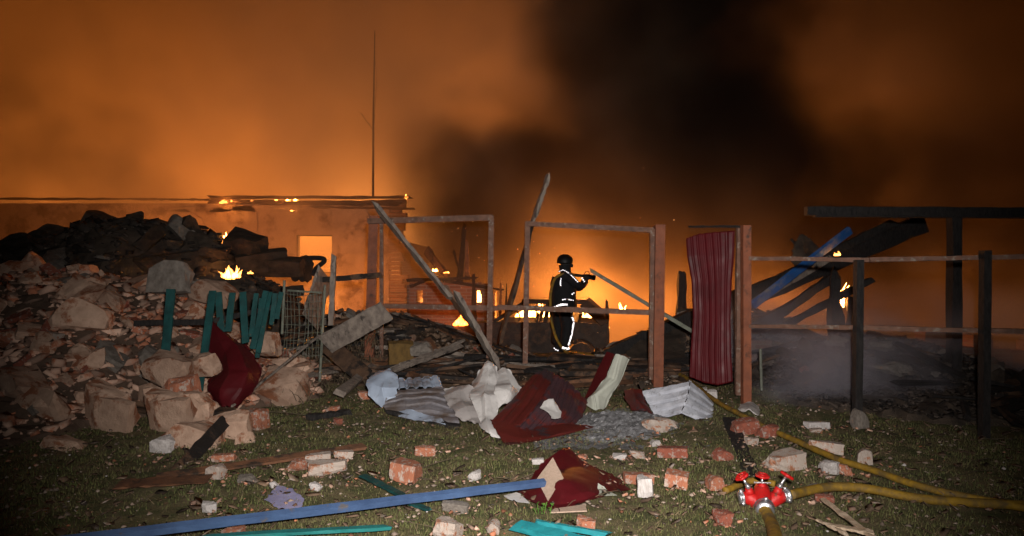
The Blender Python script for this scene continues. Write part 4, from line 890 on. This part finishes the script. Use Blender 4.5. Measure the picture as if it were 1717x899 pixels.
hose('yellow hose leaving the right side of the red divider', [D(1326,830,.02), P(1350,824,4.75), P(1390,817,4.85), P(1430,817,4.85), P(1470,822,4.8), P(1560,838,4.68), P(1760,850,4.55)], .034)
hose('orange-lit hose lying behind the left outlet of the red divider', [P(1216,823,4.82), P(1232,816,4.9), P(1252,808,5.0), P(1275,806,5.02), P(1300,812,4.95)], .026)
hose('yellow hose winding from the debris past the posts and away right', [P(1035,606,11.2), P(1060,613,10.7), P(1105,620,10.2), P(1140,628,9.7), P(1165,645,9.0), P(1190,665,8.2), P(1215,681,7.75), P(1240,694,7.3), P(1280,715,6.75), P(1330,737,6.25), P(1370,755,5.9), P(1410,772,5.58), P(1459,787,5.35), P(1560,820,4.92), P(1760,860,4.45)], .029)

# ---------------------------------------------------------------- loose bricks and stones
BK = [  # px, py (middle), w px, h px, material, kind, rotation, label
 (711,755,34,20,'brick','r','orange brick end on the grass in front of the white sheet'),
 (679,790,46,38,'brick','b','square orange brick half standing on the grass, left of centre'),
 (546,783,64,26,'mortar','b','long whitish mortared brick in the left foreground cluster'),
 (498,780,30,20,'brick','r','orange and white brick end left of the whitish brick'),
 (531,767,42,16,'mortar','b','mortared brick lying behind the long whitish brick'),
 (574,762,32,15,'mortar','b','small whitish brick right of the foreground cluster'),
 (361,790,28,27,'mortar','r','cubic beige brick half on the long brown board'),
 (373,767,38,14,'brick','b','thin orange brick by the foot of the brick heap'),
 (750,887,42,34,'mortar','b','pale brick half at the bottom edge below the blue pole'),
 (827,884,22,24,'mortar','r','small beige lump left of the turquoise board'),
 (765,849,46,20,'grey_stone','r','flat grey stone just below the blue pole'),
 (795,797,22,16,'white_stone','r','small pale stone just above the blue pole'),
 (985,881,34,28,'brick','r','orange brick corner behind the turquoise board'),
 (1072,802,50,20,'brick','b','orange brick lying behind the upright white one'),
 (1084,815,26,42,'white_stone','b','upright white brick with a dark spot'),
 (1138,804,38,28,'brick','b','bright orange brick left of the red divider'),
 (1202,809,28,28,'brick','r','orange brick lump beside the left handwheel'),
 (1320,773,64,34,'mortar','b','large mortared brick behind the red divider'),
 (1216,870,28,28,'brick_red','r','brown stone lump left of the yellow hose'),
 (1214,762,28,22,'brick_red','r','red brick lump left of the charred plank'),
 (1250,713,44,30,'brick_red','r','red brick at the top of the charred plank'),
 (1291,722,34,24,'brick_red','r','red brick by the hose right of the charred plank'),
 (1262,739,18,14,'mortar','r','small pale brick lump right of the charred plank'),
 (1388,749,54,22,'mortar','b','grey-pink brick slab behind the hose at the right'),
 (1398,783,30,26,'white_stone','r','white block just below the right hose'),
 (1420,787,22,20,'brick','r','orange lump touching the white block below the right hose'),
 (1456,764,24,30,'mortar','r','pale block at the right above the hose'),
 (1372,713,42,14,'white_stone','b','whitish bar of stone on the dark ground at the right'),
 (1370,722,20,8,'mortar','r','small stone under the whitish bar'),
 (1370,820,34,16,'grey_stone','r','grey stone between the two right hoses'),
 (1385,835,30,14,'brick_red','r','reddish lump under the hose right of the divider'),
 (557,686,24,12,'brick','r','small orange brick bit left of the blue-grey sheet'),
 (566,706,16,13,'brick_red','r','tiny pinkish brick cube on the grass'),
 (1130,758,50,20,'brick_red','b','half buried red brick right of centre'),
 (1100,712,44,24,'mortar','r','pinkish mortar lump in front of the white profiled sheet'),
 (1118,708,34,18,'mortar','r','second mortar lump right of the pinkish one'),
 (1100,742,18,12,'white_stone','r','small white pebble below the mortar lumps'),
 (1070,763,26,15,'mortar','r','orange and white brick chip above the upright white brick'),
 (1040,766,24,12,'white_stone','r','white chip left of the orange and white chip'),
 (975,767,20,10,'brick','r','orange chip right of the foreground maroon sheet'),
 (902,773,20,12,'white_stone','r','white chip above the tan diamond board'),
 (387,891,36,18,'brick','r','orange and white brick half hidden under the blue pole'),
 (349,850,26,18,'white_stone','r','pale stone above the blue pole at the left'),
 (412,803,30,14,'grey_stone','r','grey white scrap of stone right of the cubic beige brick'),
 (456,813,12,12,'white_stone','r','little white pebble above the lavender plastic'),
 (528,816,20,12,'white_stone','r','white pebble right of the lavender plastic'),
 (270,743,32,30,'white_stone','r','white angular lump at the left foot of the brick heap'),
 (610,663,22,16,'brick','r','orange chip left of the blue-grey sheet'),
 (1120,600,26,22,'mortar','b','pale brick behind the thick post at the gate'),
 (1445,700,20,40,'grey_stone','r','grey upright block beside the blackened post'),
 (1195,660,16,22,'white_stone','r','whitish lump at the foot of the hanging maroon sheet'),
 (1180,655,14,14,'white_stone','r','small whitish lump left of the hose bend'),
]
for i, (px, py, w_, h_, m_, kd, lb) in enumerate(BK):
    g = G(px, py+h_/2); Y = g.y; sw, sh = w_/F*Y, h_/F*Y; r = random.Random(i*7+1)
    me = (BRK if kd == 'b' else ROCKS)[i % (6 if kd == 'b' else 10)]
    base = Vector((1, .5, .28)) if kd == 'b' else Vector((1, .8, .62))
    dp = max(.07, min(sw, sh)*1.1); z_ = sh*.80
    o = piece('loose_brick' if 'brick' in lb else 'loose_stone', me, M[m_], (g.x, Y+dp*.4, z_*.48), (r.uniform(-.1,.1), r.uniform(-.12,.12), r.uniform(-.35,.35)), (sw*.98/base.x, dp/base.y, z_/base.z))
    tag(o, lb, 'brick' if 'brick' in lb else 'stone')
# big plastered chunks round the foot of the heap
for i, (px, py, w_, h_, Y, m_, lb) in enumerate([(392,716,58,62,6.6,'plaster','large beige masonry chunk leaning at the right foot of the brick heap'),(428,705,36,40,6.9,'brick','orange faced chunk at the right tip of the brick heap'),(412,738,30,30,6.45,'plaster','beige chunk leaning on the larger one at the heap foot'),
      (320,735,90,60,6.3,'plaster','broad pinkish slab at the front of the brick heap'),(290,690,90,70,6.8,'plaster','big plastered block in the front face of the brick heap'),(330,680,60,50,7.0,'plaster','yellowish block behind the teal picket foot'),(280,620,80,56,7.4,'plaster','pale plastered block below the single teal picket'),
      (300,655,50,50,7.2,'brick','orange brick face between pale blocks of the heap'),(345,610,40,40,7.6,'plaster','brownish block beside the tall teal picket'),(445,578,40,48,8.6,'plaster','knobbly beige lump behind the crumpled maroon sheet'),(672,592,36,50,9.9,'cloth','ochre lump of cloth right of the left gate post'),(708,585,36,26,9.9,'grey_stone','lilac grey stone behind the gate'),
      (290,465,60,60,9.6,'grey_stone','grey slab high on the brick heap'),(355,490,80,44,9.6,'plaster','pale slab on the ridge of the brick heap'),(190,690,110,80,6.9,'plaster','broad block at the left of the heap near the edge'),(120,760,90,50,6.2,'plaster','low block at the far left of the heap')]):
    c = P(px, py, Y); r = random.Random(i+70); o = piece('masonry_chunk', ROCKS[(i*3) % 10], M[m_], c, (r.uniform(-.3,.3), r.uniform(-.25,.25), r.uniform(-.4,.4)), (w_/F*Y*1.1, .32, h_/F*Y*1.45)); tag(o, lb, 'masonry chunk')

# ---------------------------------------------------------------- ash pile, crumbs, twigs, grass, weeds
mb = MB(); n = 64
def ashz(x, y): 
    r = math.hypot((x-1.15)/.55, (y-7.05)/.6); k = sm(1.0-r+.5*noise.noise(Vector((x*3, y*3, 4)))); return k*.10+(k>0)*(.045*abs(noise.noise(Vector((x*9, y*9, 1))))+.035*abs(noise.noise(Vector((x*24, y*24, 1)))))
for j in range(n+1):
    for i in range(n+1):
        x = .2+i/n*1.9; y = 6.1+j/n*1.8; mb.v.append((x, y, ashz(x, y)-.015))
mb.f = [(j*(n+1)+i, j*(n+1)+i+1, (j+1)*(n+1)+i+1, (j+1)*(n+1)+i) for j in range(n) for i in range(n)]
tag(mb.build('ash_pile', M['ash']), 'loose heap of grey ash and clinker right of the large maroon sheet', 'ash pile', kind='stuff')
rng = np.random.default_rng(5)
def scatter_xy(n, y0=3.3, y1=11, bias=1.0):
    y = y0+(y1-y0)*rng.random(n)**bias; x = (rng.random(n)*2-1)*(.85*y+.6); return x, y
def crumbs(n, y0, y1, s0, s1, m, name, label, cat, bias=1.3, zf=None):
    oct_ = np.array([(1,0,0),(-1,0,0),(0,1,0),(0,-1,0),(0,0,1),(0,0,-1)], float); tr = np.array([(0,2,4),(2,1,4),(1,3,4),(3,0,4),(2,0,5),(1,2,5),(3,1,5),(0,3,5)])
    x, y = scatter_xy(n, y0, y1, bias); s = s0+(s1-s0)*rng.random(n)**4
    V = oct_[None]*(s[:, None, None]*(.55+.9*rng.random((n, 6, 1)))); V[:, :, 2] *= .6
    V[:, :, 0] += x[:, None]; V[:, :, 1] += y[:, None]; V[:, :, 2] += s[:, None]*.25
    T_ = tr[None]+6*np.arange(n)[:, None, None]
    return tag(np_mesh(name, V.reshape(-1, 3), T_.reshape(-1, 3), m), label, cat, kind='stuff')
crumbs(10000, 3.4, 11.5, .003, .026, M['crumb'], 'rubble_crumbs', 'small brick and plaster crumbs strewn over the grass', 'rubble', 1.1)
crumbs(260, 3.4, 9, .005, .020, M['white_stone'], 'plaster_crumbs', 'white plaster crumbs dotted over the grass', 'rubble', 1.1)
P_ = []
for px, py, w_, h_, *_r in BK:
    g = G(px, py+h_/2)
    for k in range(16): P_.append((g.x+RNG.normal(0, .10), g.y+RNG.normal(0, .09)+.02, .012))
P_ = np.array(P_); v_, t_ = lumps(P_, .010+.028*RNG.random(len(P_))**2.5)
tag(np_mesh('brick_crumbs', v_, t_, M['bits_plaster']), 'crumbs of brick and mortar lying close round the loose bricks', 'rubble', kind='stuff')
x_, y_ = scatter_xy(4200, 3.5, 10.5, 1.0); P_ = np.stack([x_, y_, np.full(len(x_), .012)], 1); v_, t_ = lumps(P_, .02+.05*RNG.random(len(P_))**3, .16)
tag(np_mesh('wood_chips', v_, t_, M['bits_brown']), 'brown chips of wood and bark littering the grass', 'wood chips', kind='stuff')
def blades(n, y0, y1, h0, h1, wd, m, name, label, cat, lie=0.0, mask=0.0, bias=1.2):
    x, y = scatter_xy(n*2, y0, y1, bias)
    mk = np.array([noise.noise(Vector((a*1.1, b_*1.1, 8))) for a, b_ in zip(x, y)])+.35*rng.standard_normal(n*2); k = mk > mask; x, y = x[k][:n], y[k][:n]; n = len(x)
    a = rng.random(n)*6.283; h = h0+(h1-h0)*rng.random(n)**2; w_ = wd*(.6+.8*rng.random(n)); ln = h*(lie+.7*rng.random(n)); b_ = rng.random(n)*6.283
    V = np.zeros((n, 3, 3)); V[:, 0, 0] = x-np.cos(a)*w_; V[:, 0, 1] = y-np.sin(a)*w_; V[:, 1, 0] = x+np.cos(a)*w_; V[:, 1, 1] = y+np.sin(a)*w_
    V[:, 2, 0] = x+np.cos(b_)*ln; V[:, 2, 1] = y+np.sin(b_)*ln; V[:, 2, 2] = h*(1 if lie < 2 else .15)+.004
    V[:, :2, 2] = -.01
    return tag(np_mesh(name, V.reshape(-1, 3), np.arange(n*3).reshape(-1, 3), m), label, cat, kind='stuff')
blades(110000, 3.2, 11, .005, .022, .003, M['grass'], 'short_grass', 'thin short grass growing over the littered ground', 'grass', 0, -.05)
blades(26000, 3.2, 11, .01, .05, .0022, M['straw'], 'dry_grass', 'dry yellow straw lying among the grass', 'grass', 1.2, -.1)
mb = MB()
for i in range(150):
    y = R.uniform(3.8, 9); x = R.uniform(-.75, .75)*y; a = R.uniform(0, 6.28); L_ = R.uniform(.04, .32)*R.random()+.04; p = Vector((x, y, .012)); d = Vector((math.cos(a), math.sin(a), R.uniform(-.02, .08)))*L_
    mb.tube([p, p+d*.5+Vector((0, 0, .01)), p+d], [.003, .003, .0015], 4)
for a, b_ in [((590,862,4.55),(760,890,4.2)),((690,792,5.3),(760,768,5.7)),((810,830,4.9),(900,792,5.3)),((575,795,5.35),(625,815,5.1)),((440,690,7.5),(520,697,7.3))]:
    mb.tube([P(*a), P(*a).lerp(P(*b_), .5)+Vector((0,0,.01)), P(*b_)], .005, 5)
tag(mb.build('twigs', M['twig']), 'dry twigs and splinters strewn over the ground', 'twigs', kind='stuff')
# brambles on the rubble behind the mesh panel
mb = MB()
for i in range(520):
    px = R.uniform(440, 640); py = R.uniform(560, 665) if px > 520 else R.uniform(600, 675); Y = (CAMZ*F/(py-449.5))*R.uniform(.97, 1.0) if py > 590 else 9.8; Y = min(Y, 10.2); p = P(px, py, Y)
    if p.z < 0: p.z = 0.01
    a = R.uniform(0, 6.28); d = Vector((math.cos(a)*.5, math.sin(a)*.5, R.uniform(.2, 1)))*R.uniform(.08, .3); mb.tube([p, p+d*.5+Vector((0, 0, .03)), p+d*1.0], [.004, .003, .0015], 4, False)
tag(mb.build('dead_brambles', M['twig']), 'dead brambles and weeds tangled before the grey boards', 'brambles', kind='stuff')
we = empty('green_weed', G(908,862), 'small bright green weed beside the foreground maroon sheet', 'plant')
mb = MB(); lf = MB()
for i in range(9):
    px = 896+R.uniform(0, 30); g = P(px, 862, 4.45); g.z = max(0, g.z); t = g+Vector((R.uniform(-.02,.02), R.uniform(-.02,.02), R.uniform(.03,.09))); mb.tube([g, t], .0018, 4)
    for k in range(4):
        a = R.uniform(0, 6.28); q = g.lerp(t, R.uniform(.4, 1)); u = Vector((math.cos(a), math.sin(a), .5))*.017; v = Vector((-math.sin(a), math.cos(a), 0))*.008
        lf.add([q, q+u*.5+v, q+u, q+u*.5-v], [(0,1,2,3)])
mb.build('stem', M['leaf'], we); lf.build('leaves', M['leaf'], we)

# ---------------------------------------------------------------- low wall and pale smoke at the right
we2 = empty('scorched_low_wall', P(1350,600,11.0).xy.to_3d(), 'scorched low wall hidden in pale smoke at the right', 'wall')
mb = MB(); rr = random.Random(9)
x = X_(1255,11); 
while x < X_(1760,11):
    hgt = CAMZ-(rr.uniform(556,600)-449.5)/F*11; wd = rr.uniform(.25,.6); mb.box((x+wd/2, 11.2+rr.uniform(-.05,.05), hgt/2-.1), (wd-.004, .3, hgt+.3)); x += wd
mb.build('wall', M['pier'], we2)
def dens_pale(N, L):
    sp, nz, mr, op = vmath(N, L); X, Y, Z = sp.outputs
    n = mr(nz(.9, 4, (2, 8, 5)), .42, .7, .0, 1.0); up = mr(Z, .2, 1.5, 1.0, 0.0); lf_ = mr(X, 2.6, 3.6, 0, 1)
    bk = mr(Y, 7.4, 8.4, 0, 1)
    return op('MULTIPLY', op('MULTIPLY', op('MULTIPLY', n, up), op('MULTIPLY', lf_, bk)), 1.25)
vol_box('pale_smoke', (2.4, 7.3, -.2), (8.5, 11.0, 1.6), (.74,.72,.82), dens_pale, .0, 'thin pale smoke hanging low over the rubble at the right', 1.0)
